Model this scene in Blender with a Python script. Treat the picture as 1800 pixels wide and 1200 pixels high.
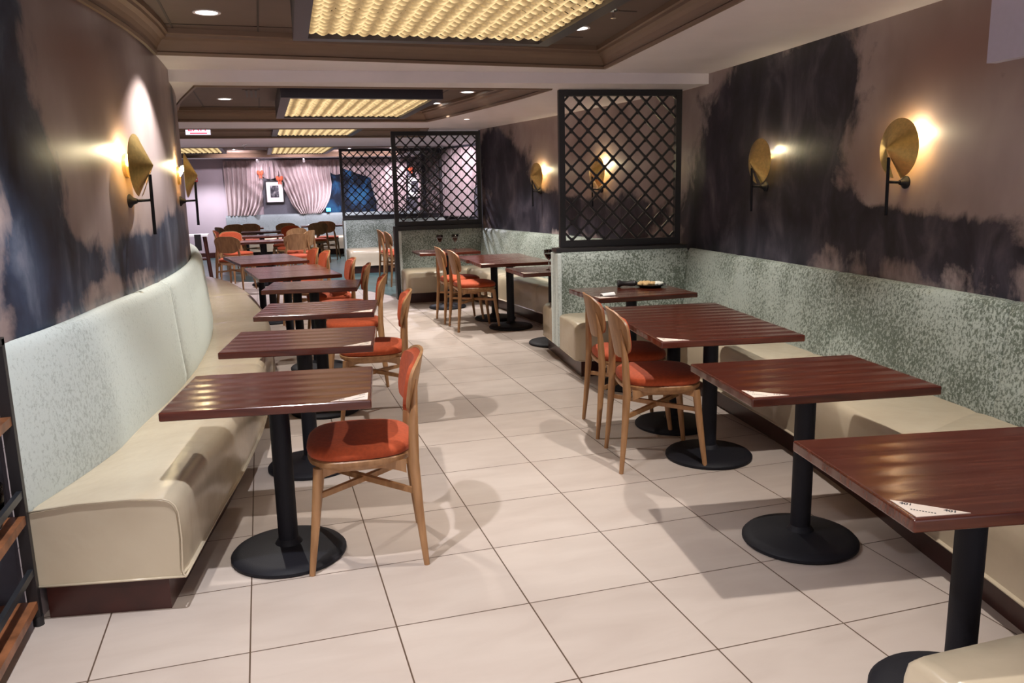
import bpy, bmesh, math, random
from mathutils import Vector, Matrix, noise, geometry
random.seed(7)
S = bpy.context.scene
for o in list(bpy.data.objects): bpy.data.objects.remove(o)
COL = S.collection
PI = math.pi

# ------------------------------------------------------------------ camera
cd = bpy.data.cameras.new('camera'); cam = bpy.data.objects.new('camera', cd); COL.objects.link(cam)
cd.sensor_fit = 'HORIZONTAL'; cd.sensor_width = 36; cd.lens = 28.494; cd.clip_start = .05; cd.clip_end = 80
cam.matrix_world = Matrix(((0.955820, 0.075955, -0.283970, 0.14252),
                           (-0.293106, 0.172974, -0.940303, -2.08364),
                           (-0.022302, 0.981993, 0.187594, 1.47405), (0, 0, 0, 1)))
S.camera = cam
# ------------------------------------------------------------------ world and exposure
w = bpy.data.worlds.new('world'); S.world = w; w.use_nodes = True
w.node_tree.nodes['Background'].inputs[0].default_value = (.86, .83, .90, 1)
w.node_tree.nodes['Background'].inputs[1].default_value = .9
S.view_settings.view_transform = 'Standard'; S.view_settings.look = 'None'
S.view_settings.exposure = 0.65; S.view_settings.gamma = 1; S.view_settings.use_curve_mapping = False
DOWN = 98      # watts of a recessed downlight
SCONCE = 1.7
# area fill added without a fixture, standing for the unseen room behind the camera
for (nm, x, y, z, sx, sy, p, c) in [('rear_fill_light', 1.1, -3.6, 2.2, 3.0, 1.6, 16, (1, .95, .95))]:
    l = bpy.data.lights.new(nm, 'AREA'); l.shape = 'RECTANGLE'; l.size = sx; l.size_y = sy; l.energy = p; l.color = c
    o = bpy.data.objects.new(nm, l); COL.objects.link(o); o.location = (x, y, z); o.rotation_euler = (0, 0, 0)

# ------------------------------------------------------------------ materials
def mat(name):
    m = bpy.data.materials.new(name); m.use_nodes = True
    nt = m.node_tree; return m, nt, nt.nodes['Principled BSDF']
def N(nt, t, **k):
    n = nt.nodes.new(t)
    for a, b in k.items():
        if a in n.inputs: n.inputs[a].default_value = b
        else: setattr(n, a, b)
    return n
def ramp(nt, pts, fac, interp='LINEAR'):
    r = nt.nodes.new('ShaderNodeValToRGB'); r.color_ramp.interpolation = interp
    e = r.color_ramp.elements
    while len(e) < len(pts): e.new(.5)
    for i, (p, c) in enumerate(pts):
        e[i].position = p; e[i].color = (*c, 1) if len(c) == 3 else c
    nt.links.new(fac, r.inputs[0]); return r
def coords(nt, kind='Object', scale=(1, 1, 1), rot=(0, 0, 0)):
    tc = nt.nodes.new('ShaderNodeTexCoord'); mp = nt.nodes.new('ShaderNodeMapping')
    mp.inputs['Scale'].default_value = scale; mp.inputs['Rotation'].default_value = rot
    nt.links.new(tc.outputs[kind], mp.inputs[0]); return mp.outputs[0]
def plain(name, c, rough=.5, metal=0, spec=.5, coat=0, noise_amt=.08, nscale=30, bump=0):
    m, nt, b = mat(name)
    b.inputs['Roughness'].default_value = rough; b.inputs['Metallic'].default_value = metal
    b.inputs['Specular IOR Level'].default_value = spec; b.inputs['Coat Weight'].default_value = coat
    n = N(nt, 'ShaderNodeTexNoise', Scale=nscale, Detail=4.0); nt.links.new(coords(nt), n.inputs['Vector'])
    r = ramp(nt, [(.3, tuple(x*(1-noise_amt) for x in c)), (.7, tuple(min(1, x*(1+noise_amt)) for x in c))], n.outputs[0])
    nt.links.new(r.outputs[0], b.inputs['Base Color'])
    if bump:
        bp = N(nt, 'ShaderNodeBump', Strength=bump, Distance=.01); nt.links.new(n.outputs[0], bp.inputs['Height'])
        nt.links.new(bp.outputs[0], b.inputs['Normal'])
    return m
def emis(name, c, s):
    m, nt, b = mat(name); b.inputs['Base Color'].default_value = (*c, 1)
    b.inputs['Emission Color'].default_value = (*c, 1); b.inputs['Emission Strength'].default_value = s; return m

M = {}
def wood_top():
    m, nt, b = mat('mahogany_top')
    v = coords(nt, 'Object', (1.2, 22, 8)); n = N(nt, 'ShaderNodeTexNoise', Scale=3.0, Detail=6.0, Distortion=.6); nt.links.new(v, n.inputs['Vector'])
    r = ramp(nt, [(.25, (.052, .010, .006)), (.5, (.088, .019, .010)), (.75, (.14, .036, .018))], n.outputs[0])
    nt.links.new(r.outputs[0], b.inputs['Base Color'])
    b.inputs['Roughness'].default_value = .20; b.inputs['Coat Weight'].default_value = .4; b.inputs['Specular IOR Level'].default_value = .4; b.inputs['Coat Roughness'].default_value = .15
    # plank bands along the length of the top give long soft ripples in the varnish
    sx = nt.nodes.new('ShaderNodeSeparateXYZ'); tc = nt.nodes.new('ShaderNodeTexCoord'); nt.links.new(tc.outputs['Object'], sx.inputs[0])
    n2 = N(nt, 'ShaderNodeTexNoise', Scale=1.5, Detail=2.0); nt.links.new(coords(nt, 'Object', (.6, 9, 1)), n2.inputs['Vector'])
    mu = N(nt, 'ShaderNodeMath', operation='MULTIPLY'); mu.inputs[1].default_value = 62; nt.links.new(sx.outputs[1], mu.inputs[0])
    si = N(nt, 'ShaderNodeMath', operation='SINE'); nt.links.new(mu.outputs[0], si.inputs[0])
    ad = N(nt, 'ShaderNodeMath', operation='MULTIPLY_ADD'); ad.inputs[1].default_value = .26; nt.links.new(si.outputs[0], ad.inputs[0]); nt.links.new(n2.outputs[0], ad.inputs[2])
    bp = N(nt, 'ShaderNodeBump', Strength=.35, Distance=.005); nt.links.new(ad.outputs[0], bp.inputs['Height'])
    nt.links.new(bp.outputs[0], b.inputs['Normal']); nt.links.new(bp.outputs[0], b.inputs['Coat Normal'])
    return m
M['top'] = wood_top()
def oak():
    m, nt, b = mat('oak'); v = coords(nt, 'Object', (9, 9, 1.2)); n = N(nt, 'ShaderNodeTexNoise', Scale=4.0, Detail=6.0); nt.links.new(v, n.inputs['Vector'])
    r = ramp(nt, [(.3, (.26, .125, .048)), (.7, (.42, .225, .10))], n.outputs[0]); nt.links.new(r.outputs[0], b.inputs['Base Color'])
    b.inputs['Roughness'].default_value = .42; return m
M['oak'] = oak()
M['pad'] = plain('rust_orange_fabric', (.40, .062, .014), .85, noise_amt=.14, nscale=60, bump=.12)
M['pad'].node_tree.nodes['Principled BSDF'].inputs['Sheen Weight'].default_value = .06
M['iron'] = plain('black_iron', (.009, .009, .013), .6, 0, .25, nscale=300, bump=.12)
M['black'] = plain('black_frame', (.013, .011, .012), .45)
M['shadeframe'] = plain('dark_aubergine_frame', (.030, .022, .032), .38)
M['kick'] = plain('mahogany_kick', (.048, .014, .011), .3, noise_amt=.25, nscale=8)
M['crown'] = plain('taupe_crown', (.215, .140, .095), .5, noise_amt=.04, nscale=4)
M['coffer'] = plain('taupe_ceiling', (.135, .092, .072), .65, noise_amt=.05, nscale=5)
M['seam'] = plain('ceiling_seam', (.04, .026, .02), .6)
M['white'] = plain('warm_white_paint', (.80, .75, .78), .6, noise_amt=.03, nscale=3)
M['mauvewall'] = plain('mauve_wall_paint', (.46, .39, .43), .6, noise_amt=.04, nscale=3)
M['slate'] = plain('slate_wall', (.085, .085, .105), .6)
M['brass'] = plain('brushed_brass', (.80, .58, .22), .36, 1.0, noise_amt=.1, nscale=60)
M['chrome'] = plain('chrome', (.75, .75, .75), .15, 1)
M['card'] = plain('cream_card', (.74, .64, .56), .6, noise_amt=.02)
M['ink'] = plain('ink', (.02, .02, .025), .7)
M['paper'] = plain('white_paper', (.8, .8, .8), .8, noise_amt=.02)
M['plate'] = plain('black_plate', (.015, .015, .018), .2)
M['food'] = plain('golden_fritter', (.62, .42, .20), .8, noise_amt=.2, nscale=90, bump=.4)
M['cheese'] = plain('white_cheese', (.75, .76, .68), .7, noise_amt=.1, nscale=90)
M['red'] = plain('red_plastic', (.45, .03, .03), .4)
M['bow'] = plain('orange_bow', (.55, .10, .04), .7)
M['wine'] = plain('dark_wine', (.012, .002, .004), .1)
M['shelfwood'] = plain('rustic_board', (.22, .085, .035), .4, noise_amt=.4, nscale=18)
M['steel'] = plain('dark_steel', (.045, .05, .06), .4, .6)
M['screen'] = emis('blue_screen', (.05, .45, 1), 4)
def glass():
    m, nt, b = mat('clear_glass'); b.inputs['Transmission Weight'].default_value = 1; b.inputs['Roughness'].default_value = .02
    b.inputs['Base Color'].default_value = (.95, .97, .97, 1); b.inputs['IOR'].default_value = 1.45; return m
M['glass'] = glass()
def vinyl():
    m, nt, b = mat('cream_vinyl'); n = N(nt, 'ShaderNodeTexNoise', Scale=3.0, Detail=5.0); nt.links.new(coords(nt), n.inputs['Vector'])
    r = ramp(nt, [(.3, (.52, .44, .32)), (.7, (.58, .50, .37))], n.outputs[0]); nt.links.new(r.outputs[0], b.inputs['Base Color'])
    b.inputs['Roughness'].default_value = .22; b.inputs['Specular IOR Level'].default_value = .55
    n2 = N(nt, 'ShaderNodeTexNoise', Scale=6.0, Detail=3.0); nt.links.new(coords(nt), n2.inputs['Vector'])
    bp = N(nt, 'ShaderNodeBump', Strength=.25, Distance=.02); nt.links.new(n2.outputs[0], bp.inputs['Height']); nt.links.new(bp.outputs[0], b.inputs['Normal'])
    return m
M['vinyl'] = vinyl()
def velvet(name, hi, lo, cut):
    m, nt, b = mat(name)
    n1 = N(nt, 'ShaderNodeTexNoise', Scale=75.0, Detail=6.0, Roughness=.78, Distortion=.25); nt.links.new(coords(nt, 'Object', (1, 1, .75)), n1.inputs['Vector'])
    n2 = N(nt, 'ShaderNodeTexNoise', Scale=2.2, Detail=2.0); nt.links.new(coords(nt), n2.inputs['Vector'])
    a = N(nt, 'ShaderNodeMath', operation='MULTIPLY_ADD'); a.inputs[1].default_value = .35; nt.links.new(n2.outputs[0], a.inputs[0]); nt.links.new(n1.outputs[0], a.inputs[2])
    r = ramp(nt, [(cut-.05, lo), (cut, tuple((x+y)/2 for x, y in zip(hi, lo))), (cut+.045, hi)], a.outputs[0])
    nt.links.new(r.outputs[0], b.inputs['Base Color'])
    b.inputs['Roughness'].default_value = .55; b.inputs['Sheen Weight'].default_value = .5; b.inputs['Sheen Roughness'].default_value = .4
    b.inputs['Sheen Tint'].default_value = (.8, .9, .85, 1)
    bp = N(nt, 'ShaderNodeBump', Strength=.2, Distance=.006); nt.links.new(n1.outputs[0], bp.inputs['Height']); nt.links.new(bp.outputs[0], b.inputs['Normal'])
    return m
M['velvetLit'] = velvet('lit_pale_green_velvet', (.56, .62, .60), (.38, .43, .41), .59)  # whiter copy of the velvet, spotlight sheen put into its colour
M['velvetG'] = velvet('grey_green_velvet', (.19, .225, .235), (.10, .12, .125), .60)
M['velvet'] = velvet('sage_velvet', (.38, .435, .40), (.085, .11, .085), .667)
def tiles():
    m, nt, b = mat('floor_tile'); T = .48
    tc = nt.nodes.new('ShaderNodeTexCoord'); sx = nt.nodes.new('ShaderNodeSeparateXYZ'); nt.links.new(tc.outputs['Object'], sx.inputs[0])
    ms = []
    for i in (0, 1):
        d = N(nt, 'ShaderNodeMath', operation='DIVIDE'); d.inputs[1].default_value = T; nt.links.new(sx.outputs[i], d.inputs[0])
        r = N(nt, 'ShaderNodeMath', operation='ROUND'); nt.links.new(d.outputs[0], r.inputs[0])
        s = N(nt, 'ShaderNodeMath', operation='SUBTRACT'); nt.links.new(d.outputs[0], s.inputs[0]); nt.links.new(r.outputs[0], s.inputs[1])
        a = N(nt, 'ShaderNodeMath', operation='ABSOLUTE'); nt.links.new(s.outputs[0], a.inputs[0]); ms.append(a)
        fl = N(nt, 'ShaderNodeMath', operation='FLOOR'); nt.links.new(d.outputs[0], fl.inputs[0]); ms.append(fl)
    mn = N(nt, 'ShaderNodeMath', operation='MINIMUM'); nt.links.new(ms[0].outputs[0], mn.inputs[0]); nt.links.new(ms[2].outputs[0], mn.inputs[1])
    lt = N(nt, 'ShaderNodeMath', operation='LESS_THAN'); lt.inputs[1].default_value = .0055; nt.links.new(mn.outputs[0], lt.inputs[0])
    cb = nt.nodes.new('ShaderNodeCombineXYZ'); nt.links.new(ms[1].outputs[0], cb.inputs[0]); nt.links.new(ms[3].outputs[0], cb.inputs[1])
    wn = nt.nodes.new('ShaderNodeTexWhiteNoise'); nt.links.new(cb.outputs[0], wn.inputs[0])
    n = N(nt, 'ShaderNodeTexNoise', Scale=2.5, Detail=6.0, Distortion=.6); nt.links.new(coords(nt, 'Object', (1, 3, 1)), n.inputs['Vector'])
    mx = N(nt, 'ShaderNodeMath', operation='MULTIPLY_ADD'); mx.inputs[1].default_value = .22; nt.links.new(wn.outputs[0], mx.inputs[0]); nt.links.new(n.outputs[0], mx.inputs[2])
    r = ramp(nt, [(.35, (.445, .375, .330)), (.85, (.525, .455, .405))], mx.outputs[0])
    mix = N(nt, 'ShaderNodeMixRGB'); nt.links.new(lt.outputs[0], mix.inputs[0]); nt.links.new(r.outputs[0], mix.inputs[1]); mix.inputs[2].default_value = (.10, .065, .045, 1)
    nt.links.new(mix.outputs[0], b.inputs['Base Color'])
    n3 = N(nt, 'ShaderNodeTexNoise', Scale=7.0, Detail=5.0); nt.links.new(coords(nt), n3.inputs['Vector'])
    rr = ramp(nt, [(.3, (.30, .30, .30)), (.7, (.42, .42, .42))], n3.outputs[0]); nt.links.new(rr.outputs[0], b.inputs['Roughness'])
    b.inputs['Specular IOR Level'].default_value = .45
    bp = N(nt, 'ShaderNodeBump', Strength=.3, Distance=-.003); nt.links.new(lt.outputs[0], bp.inputs['Height']); nt.links.new(bp.outputs[0], b.inputs['Normal'])
    return m
M['tile'] = tiles()
M['teal'] = plain('teal_floor', (.055, .115, .115), .3, noise_amt=.25, nscale=5)
def curtain():
    m, nt, b = mat('satin_curtain'); b.inputs['Base Color'].default_value = (.42, .33, .33, 1); b.inputs['Roughness'].default_value = .42
    n = N(nt, 'ShaderNodeTexNoise', Scale=40.0); nt.links.new(coords(nt, 'Object', (4, 4, .2)), n.inputs['Vector'])
    r = ramp(nt, [(.3, (.38, .30, .30)), (.7, (.47, .38, .38))], n.outputs[0]); nt.links.new(r.outputs[0], b.inputs['Base Color'])
    b.inputs['Sheen Weight'].default_value = .3; return m
M['curtain'] = curtain()
def diffuser():
    m, nt, b = mat('woven_lamp_diffuser')
    at = nt.nodes.new('ShaderNodeVertexColor'); at.layer_name = 'weave'
    r = ramp(nt, [(0, (.10, .06, .022)), (.45, (.33, .22, .09)), (1, (.78, .60, .31))], at.outputs[0])
    nt.links.new(r.outputs[0], b.inputs['Emission Color']); b.inputs['Emission Strength'].default_value = 1.0
    b.inputs['Base Color'].default_value = (.5, .42, .28, 1); return m
M['diff'] = diffuser()
M['lens'] = emis('downlight_lens', (1, .97, .9), 5)
M['bulb'] = emis('warm_bulb', (1, .85, .5), 30)
M['exitred'] = emis('exit_red', (.75, .02, .06), .9)
M['exitwhite'] = emis('exit_white', (.78, .72, .9), .9)
def nightwin():
    m, nt, b = mat('night_window'); n = N(nt, 'ShaderNodeTexNoise', Scale=2.6, Detail=3.0, Distortion=.6); nt.links.new(coords(nt, 'Object', (1.4, 1, 1)), n.inputs['Vector'])
    r = ramp(nt, [(.40, (.006, .008, .014)), (.52, (.03, .045, .08)), (.60, (.05, .20, .55)), (.70, (.10, .42, .95))], n.outputs[0])
    nt.links.new(r.outputs[0], b.inputs['Emission Color']); b.inputs['Emission Strength'].default_value = .22
    b.inputs['Base Color'].default_value = (.01, .012, .02, 1); b.inputs['Roughness'].default_value = .1; return m
M['window'] = nightwin()
def mural(nm='painted_mural', dk=[(.34, (.012, .011, .017)), (.50, (.030, .028, .042)), (.62, (.075, .066, .088)), (.74, (.15, .125, .14))]):
    m, nt, b = mat(nm)
    at = nt.nodes.new('ShaderNodeVertexColor'); at.layer_name = 'paint'
    sp = nt.nodes.new('ShaderNodeSeparateColor'); nt.links.new(at.outputs[0], sp.inputs[0])
    # R = dark mass, G = rose tint, B = fog
    n1 = N(nt, 'ShaderNodeTexNoise', Scale=1.6, Detail=10.0, Roughness=.64, Distortion=.35); nt.links.new(coords(nt, 'Object', (2.0, 2.0, 1.7)), n1.inputs['Vector'])
    n2 = N(nt, 'ShaderNodeTexNoise', Scale=6.0, Detail=6.0, Roughness=.65); nt.links.new(coords(nt, 'Object', (3, 3, .45)), n2.inputs['Vector'])
    n3 = N(nt, 'ShaderNodeTexNoise', Scale=1.3, Detail=4.0); nt.links.new(coords(nt, 'Object', (1.5, 1.5, 1)), n3.inputs['Vector'])
    a = N(nt, 'ShaderNodeMath', operation='MULTIPLY_ADD'); a.inputs[1].default_value = 1.7; nt.links.new(n1.outputs[0], a.inputs[0])
    a0 = N(nt, 'ShaderNodeMath', operation='MULTIPLY_ADD'); a0.inputs[1].default_value = .30; nt.links.new(n2.outputs[0], a0.inputs[0]); nt.links.new(sp.outputs[0], a0.inputs[2]); nt.links.new(a0.outputs[0], a.inputs[2])
    sb = N(nt, 'ShaderNodeMath', operation='MULTIPLY'); sb.inputs[1].default_value = .5; nt.links.new(a.outputs[0], sb.inputs[0])
    k = ramp(nt, [(.64, (0, 0, 0)), (.70, (.35, .35, .35)), (.79, (1, 1, 1))], sb.outputs[0])
    light = ramp(nt, [(.3, (.22, .165, .155)), (.5, (.32, .25, .242)), (.7, (.44, .37, .365))], n3.outputs[0])
    rose = N(nt, 'ShaderNodeMixRGB'); nt.links.new(sp.outputs[1], rose.inputs[0]); nt.links.new(light.outputs[0], rose.inputs[1]); rose.inputs[2].default_value = (.27, .165, .145, 1)
    fog = N(nt, 'ShaderNodeMixRGB'); nt.links.new(sp.outputs[2], fog.inputs[0]); nt.links.new(rose.outputs[0], fog.inputs[1]); fog.inputs[2].default_value = (.50, .43, .45, 1)
    n4 = N(nt, 'ShaderNodeTexNoise', Scale=2.2, Detail=8.0, Roughness=.6, Distortion=.5); nt.links.new(coords(nt, 'Object', (1.6, 1.6, .9)), n4.inputs['Vector'])
    dark = ramp(nt, dk, n4.outputs[0])
    mx = N(nt, 'ShaderNodeMixRGB'); nt.links.new(k.outputs[0], mx.inputs[0]); nt.links.new(fog.outputs[0], mx.inputs[1]); nt.links.new(dark.outputs[0], mx.inputs[2])
    nt.links.new(mx.outputs[0], b.inputs['Base Color']); b.inputs['Roughness'].default_value = .42; b.inputs['Specular IOR Level'].default_value = .4
    return m
M['mural'] = mural()
M['mural_blue'] = mural('painted_mural_blue', [(.34, (.014, .016, .030)), (.50, (.034, .048, .085)), (.62, (.10, .12, .17)), (.74, (.22, .22, .27))])

# ------------------------------------------------------------------ helpers
def finish(name, bm, m, parent=None, smooth=False, bevel=0, kind=None, label=None):
    me = bpy.data.meshes.new(name); bmesh.ops.recalc_face_normals(bm, faces=bm.faces); bm.to_mesh(me); bm.free()
    mats = m if isinstance(m, (list, tuple)) else [m]
    for x in mats: me.materials.append(M[x] if isinstance(x, str) else x)
    if smooth:
        for p in me.polygons: p.use_smooth = True
    o = bpy.data.objects.new(name, me); COL.objects.link(o)
    if bevel:
        b = o.modifiers.new('b', 'BEVEL'); b.width = bevel; b.segments = 3; b.limit_method = 'ANGLE'; b.angle_limit = .7
    if smooth == 'auto':
        try: me.set_sharp_from_angle(angle=.7)
        except Exception: pass
    if parent: o.parent = parent
    if kind: o['kind'] = kind
    if label: o['label'] = label
    return o
def tag(o, label, cat, group=None):
    o['label'] = label; o['category'] = cat
    if group: o['group'] = group
    return o
def thing(name, label, cat, loc=(0, 0, 0), rz=0, group=None):
    o = bpy.data.objects.new(name, None); COL.objects.link(o); o.location = loc; o.rotation_euler = (0, 0, rz)
    o.empty_display_size = .1
    return tag(o, label, cat, group)
def dup(root, loc, rz, label, group=None):
    r = root.copy(); COL.objects.link(r); r.location = loc; r.rotation_euler = (0, 0, rz); r['label'] = label
    if group: r['group'] = group
    def rec(a, b):
        for ch in a.children:
            c = ch.copy(); COL.objects.link(c); c.parent = b; rec(ch, c)
    rec(root, r); return r
def box(bm, x0, x1, y0, y1, z0, z1, mi=0, mtx=None):
    vs = [bm.verts.new((x, y, z)) for z in (z0, z1) for y in (y0, y1) for x in (x0, x1)]
    if mtx: 
        for v in vs: v.co = mtx @ v.co
    for q in ((0, 2, 3, 1), (4, 5, 7, 6), (0, 1, 5, 4), (2, 6, 7, 3), (0, 4, 6, 2), (1, 3, 7, 5)):
        f = bm.faces.new([vs[i] for i in q]); f.material_index = mi
def tube(bm, pts, rad, seg=12, cap=True):
    """swept tube; rad is a number or list"""
    rings = []; n = len(pts); P = [Vector(p) for p in pts]
    up = None
    for i, p in enumerate(P):
        d = (P[min(i+1, n-1)]-P[max(i-1, 0)]).normalized()
        if up is None: up = Vector((0, 0, 1)) if abs(d.z) < .9 else Vector((1, 0, 0))
        a = d.cross(up).normalized(); b = a.cross(d).normalized(); up = b
        r = rad[i] if isinstance(rad, (list, tuple)) else rad
        rings.append([bm.verts.new(p+a*math.cos(t*2*PI/seg)*r+b*math.sin(t*2*PI/seg)*r) for t in range(seg)])
    for A, B in zip(rings[:-1], rings[1:]):
        for k in range(seg): bm.faces.new((A[k], A[(k+1) % seg], B[(k+1) % seg], B[k]))
    if cap: bm.faces.new(rings[0][::-1]); bm.faces.new(rings[-1])
def lathe(bm, prof, seg=32, c=(0, 0, 0), mtx=None):
    rings = []
    for r, z in prof:
        if r < 1e-6: rings.append([bm.verts.new((c[0], c[1], c[2]+z))])
        else: rings.append([bm.verts.new((c[0]+r*math.cos(2*PI*k/seg), c[1]+r*math.sin(2*PI*k/seg), c[2]+z)) for k in range(seg)])
    if mtx:
        for R in rings:
            for v in R: v.co = mtx @ v.co
    for A, B in zip(rings[:-1], rings[1:]):
        for k in range(seg):
            j = (k+1) % seg
            if len(A) == 1 and len(B) == 1: continue
            if len(A) == 1: bm.faces.new((A[0], B[k], B[j]))
            elif len(B) == 1: bm.faces.new((A[k], A[j], B[0]))
            else: bm.faces.new((A[k], A[j], B[j], B[k]))
def loft(bm, secs, closed=True, caps=True, mi=0):
    R = [[bm.verts.new(p) for p in s] for s in secs]; n = len(R[0])
    for A, B in zip(R[:-1], R[1:]):
        for k in range(n if closed else n-1):
            f = bm.faces.new((A[k], A[(k+1) % n], B[(k+1) % n], B[k])); f.material_index = mi
    if caps and closed: bm.faces.new(R[0][::-1]); bm.faces.new(R[-1])
    return R
class Curve2:
    """Catmull-Rom through 2D points, parameter 0..1 by arc length"""
    def __init__(s, pts, sub=24):
        P = [Vector(p) for p in pts]; P = [P[0]*2-P[1]]+P+[P[-1]*2-P[-2]]
        s.q = []
        for i in range(1, len(P)-2):
            for k in range(sub):
                t = k/sub; a, b, c, d = P[i-1:i+3]
                s.q.append(.5*((2*b)+(c-a)*t+(2*a-5*b+4*c-d)*t*t+(3*b-a-3*c+d)*t**3))
        s.q.append(P[-2]); s.l = [0]
        for a, b in zip(s.q[:-1], s.q[1:]): s.l.append(s.l[-1]+(b-a).length)
        s.L = s.l[-1]
    def at(s, t):
        d = t*s.L
        if d <= 0: return s.q[0].copy()
        lo, hi = 0, len(s.l)-1
        while hi-lo > 1:
            m = (lo+hi)//2
            if s.l[m] <= d: lo = m
            else: hi = m
        return s.q[lo].lerp(s.q[hi], (d-s.l[lo])/max(1e-9, s.l[hi]-s.l[lo]))
    def tan(s, t): return (s.at(min(1, t+.01))-s.at(max(0, t-.01))).normalized()
    def t_at_y(s, y):
        i = min(range(len(s.q)), key=lambda k: abs(s.q[k].y-y)); return s.l[i]/s.L
def sub_curve(c, t0, t1, n): return [c.at(t0+(t1-t0)*i/n) for i in range(n+1)]

# ------------------------------------------------------------------ plan curves of the room
ZA, ZB = 2.32, 2.24          # soffit heights, front and rear zone
WLc = Curve2([(-.72, .93), (-.65, 1.32), (-.58, 1.9), (-.50, 2.4), (-.44, 2.95), (-.405, 3.6), (-.40, 4.3), (-.43, 5.01), (-.49, 5.7), (-.58, 6.4), (-.73, 7.2), (-.95, 8.0), (-1.25, 8.7), (-1.65, 9.3)])
FLc = Curve2([(-.215, .84), (-.12, 1.44), (-.04, 1.9), (.045, 2.54), (.09, 3.1), (.13, 3.8), (.15, 4.5), (.13, 5.2), (.06, 6.15), (-.02, 6.9), (-.13, 7.6), (-.28, 8.3), (-.50, 8.95), (-.85, 9.55)])
WRc = Curve2([(2.82, -3.2), (3.0, -2.0), (3.14, -.9), (3.25, -.1), (3.33, .65), (3.39, 1.2), (3.46, 1.9), (3.52, 2.52), (3.59, 3.31), (3.65, 4.32), (3.655, 4.46)])
FRc = Curve2([(2.10, -1.32), (2.27, -.62), (2.37, -.25), (2.47, .15), (2.54, .45), (2.66, .9), (2.80, 1.60), (2.90, 2.35), (2.98, 3.0), (3.05, 3.62)])
W2c = Curve2([(3.65, 4.45), (3.53, 5.4), (3.37, 6.72), (3.22, 7.7), (3.05, 8.80)])
F2c = Curve2([(3.02, 5.0), (2.98, 5.6), (2.89, 6.4), (2.84, 7.2), (2.72, 8.05), (2.68, 8.4)])

# ------------------------------------------------------------------ mural walls
def blob(y, z, b): return math.exp(-(((y-b[0])/b[2])**2+((z-b[1])/b[3])**2))*b[4]
def mural_wall(name, c, z0, z1, t0, t1, dark, rose, fog, horizon, m='mural'):
    nu = max(8, int((t1-t0)*c.L/.035)); nv = int((z1-z0)/.035); bm = bmesh.new()
    lay = bm.loops.layers.color.new('paint'); V = []
    for i in range(nu+1):
        p = c.at(t0+(t1-t0)*i/nu); V.append([bm.verts.new((p.x, p.y, z0+(z1-z0)*j/nv)) for j in range(nv+1)])
    def paint(co):
        y, z = co.y, co.z
        d = .12+sum(blob(y, z, b) for b in dark)
        if z < horizon+.35: d += max(0, min(1, (horizon+.22-z)/.3))*.52
        d -= blob(0, z, (0, 1.07, 99, .05, .16))*(.5+.5*math.sin(y*3.1+1))
        r = sum(blob(y, z, b) for b in rose); f = sum(blob(y, z, b) for b in fog)
        cl = lambda x: max(0., min(1., x))
        return (cl(d), cl(r), cl(f), 1)
    for i in range(nu):
        for j in range(nv):
            q = (V[i][j], V[i+1][j], V[i+1][j+1], V[i][j+1]); f = bm.faces.new(q)
            for lp in f.loops: lp[lay] = paint(lp.vert.co)
    o = finish(name, bm, m, smooth=True, kind='structure')
    return o
mural_wall('wall_left', WLc, .0, 2.45, 0, 1,
    dark=[(1.20, 1.9, .22, .6, .9), (1.36, 1.45, .26, .30, .75), (1.2, 2.3, .15, .3, .8), (1.62, 1.55, .14, .2, .4), (4.4, 2.0, .6, .6, .55), (4.0, 1.25, .5, .25, .5), (1.6, 1.2, .35, .12, .5), (2.6, 1.2, .5, .12, .5), (3.4, 1.2, .4, .22, .5)],
    rose=[(1.9, 2.1, .5, .35, .9), (2.6, 2.0, .5, .25, .6)],
    fog=[(1.75, 1.65, .2, .3, .6), (3.2, 1.6, .35, .4, .8), (2.4, 1.5, .5, .2, .5)], horizon=1.20, m='mural_blue')
mural_wall('wall_right', WRc, .0, 2.45, 0, 1,
    dark=[(3.1, 2.05, .85, .50, .95), (2.22, 2.05, .36, .34, .85), (3.6, 1.5, .6, .45, .9), (2.4, 1.7, .34, .26, .65), (3.0, 1.45, .5, .3, .55), (3.2, 1.2, .9, .28, .7), (2.2, 1.3, .5, .18, .6), (1.5, 1.2, .5, .15, .45), (.95, 1.2, .4, .13, .3)],
    rose=[(1.85, 1.55, .35, .25, .7), (1.35, 2.05, .5, .3, .85), (.8, 2.1, .4, .3, .6)],
    fog=[(1.3, 1.65, .35, .25, .7), (.7, 1.5, .5, .3, .55), (2.75, 1.62, .3, .08, .3), (.4, 1.0, .5, .1, .4)], horizon=1.20)
mural_wall('wall_right', W2c, .0, 2.45, 0, 1,
    dark=[(8.3, 1.8, .75, .6, 1.0), (7.7, 1.4, .6, .45, .7), (7.0, 1.25, .8, .22, .6), (5.2, 1.25, .7, .25, .5), (6.2, 1.2, .6, .18, .5)],
    rose=[(6.2, 1.95, .7, .3, .5)], fog=[(5.2, 1.6, .6, .3, .7), (6.5, 1.65, .4, .25, .4)], horizon=1.20)

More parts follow.
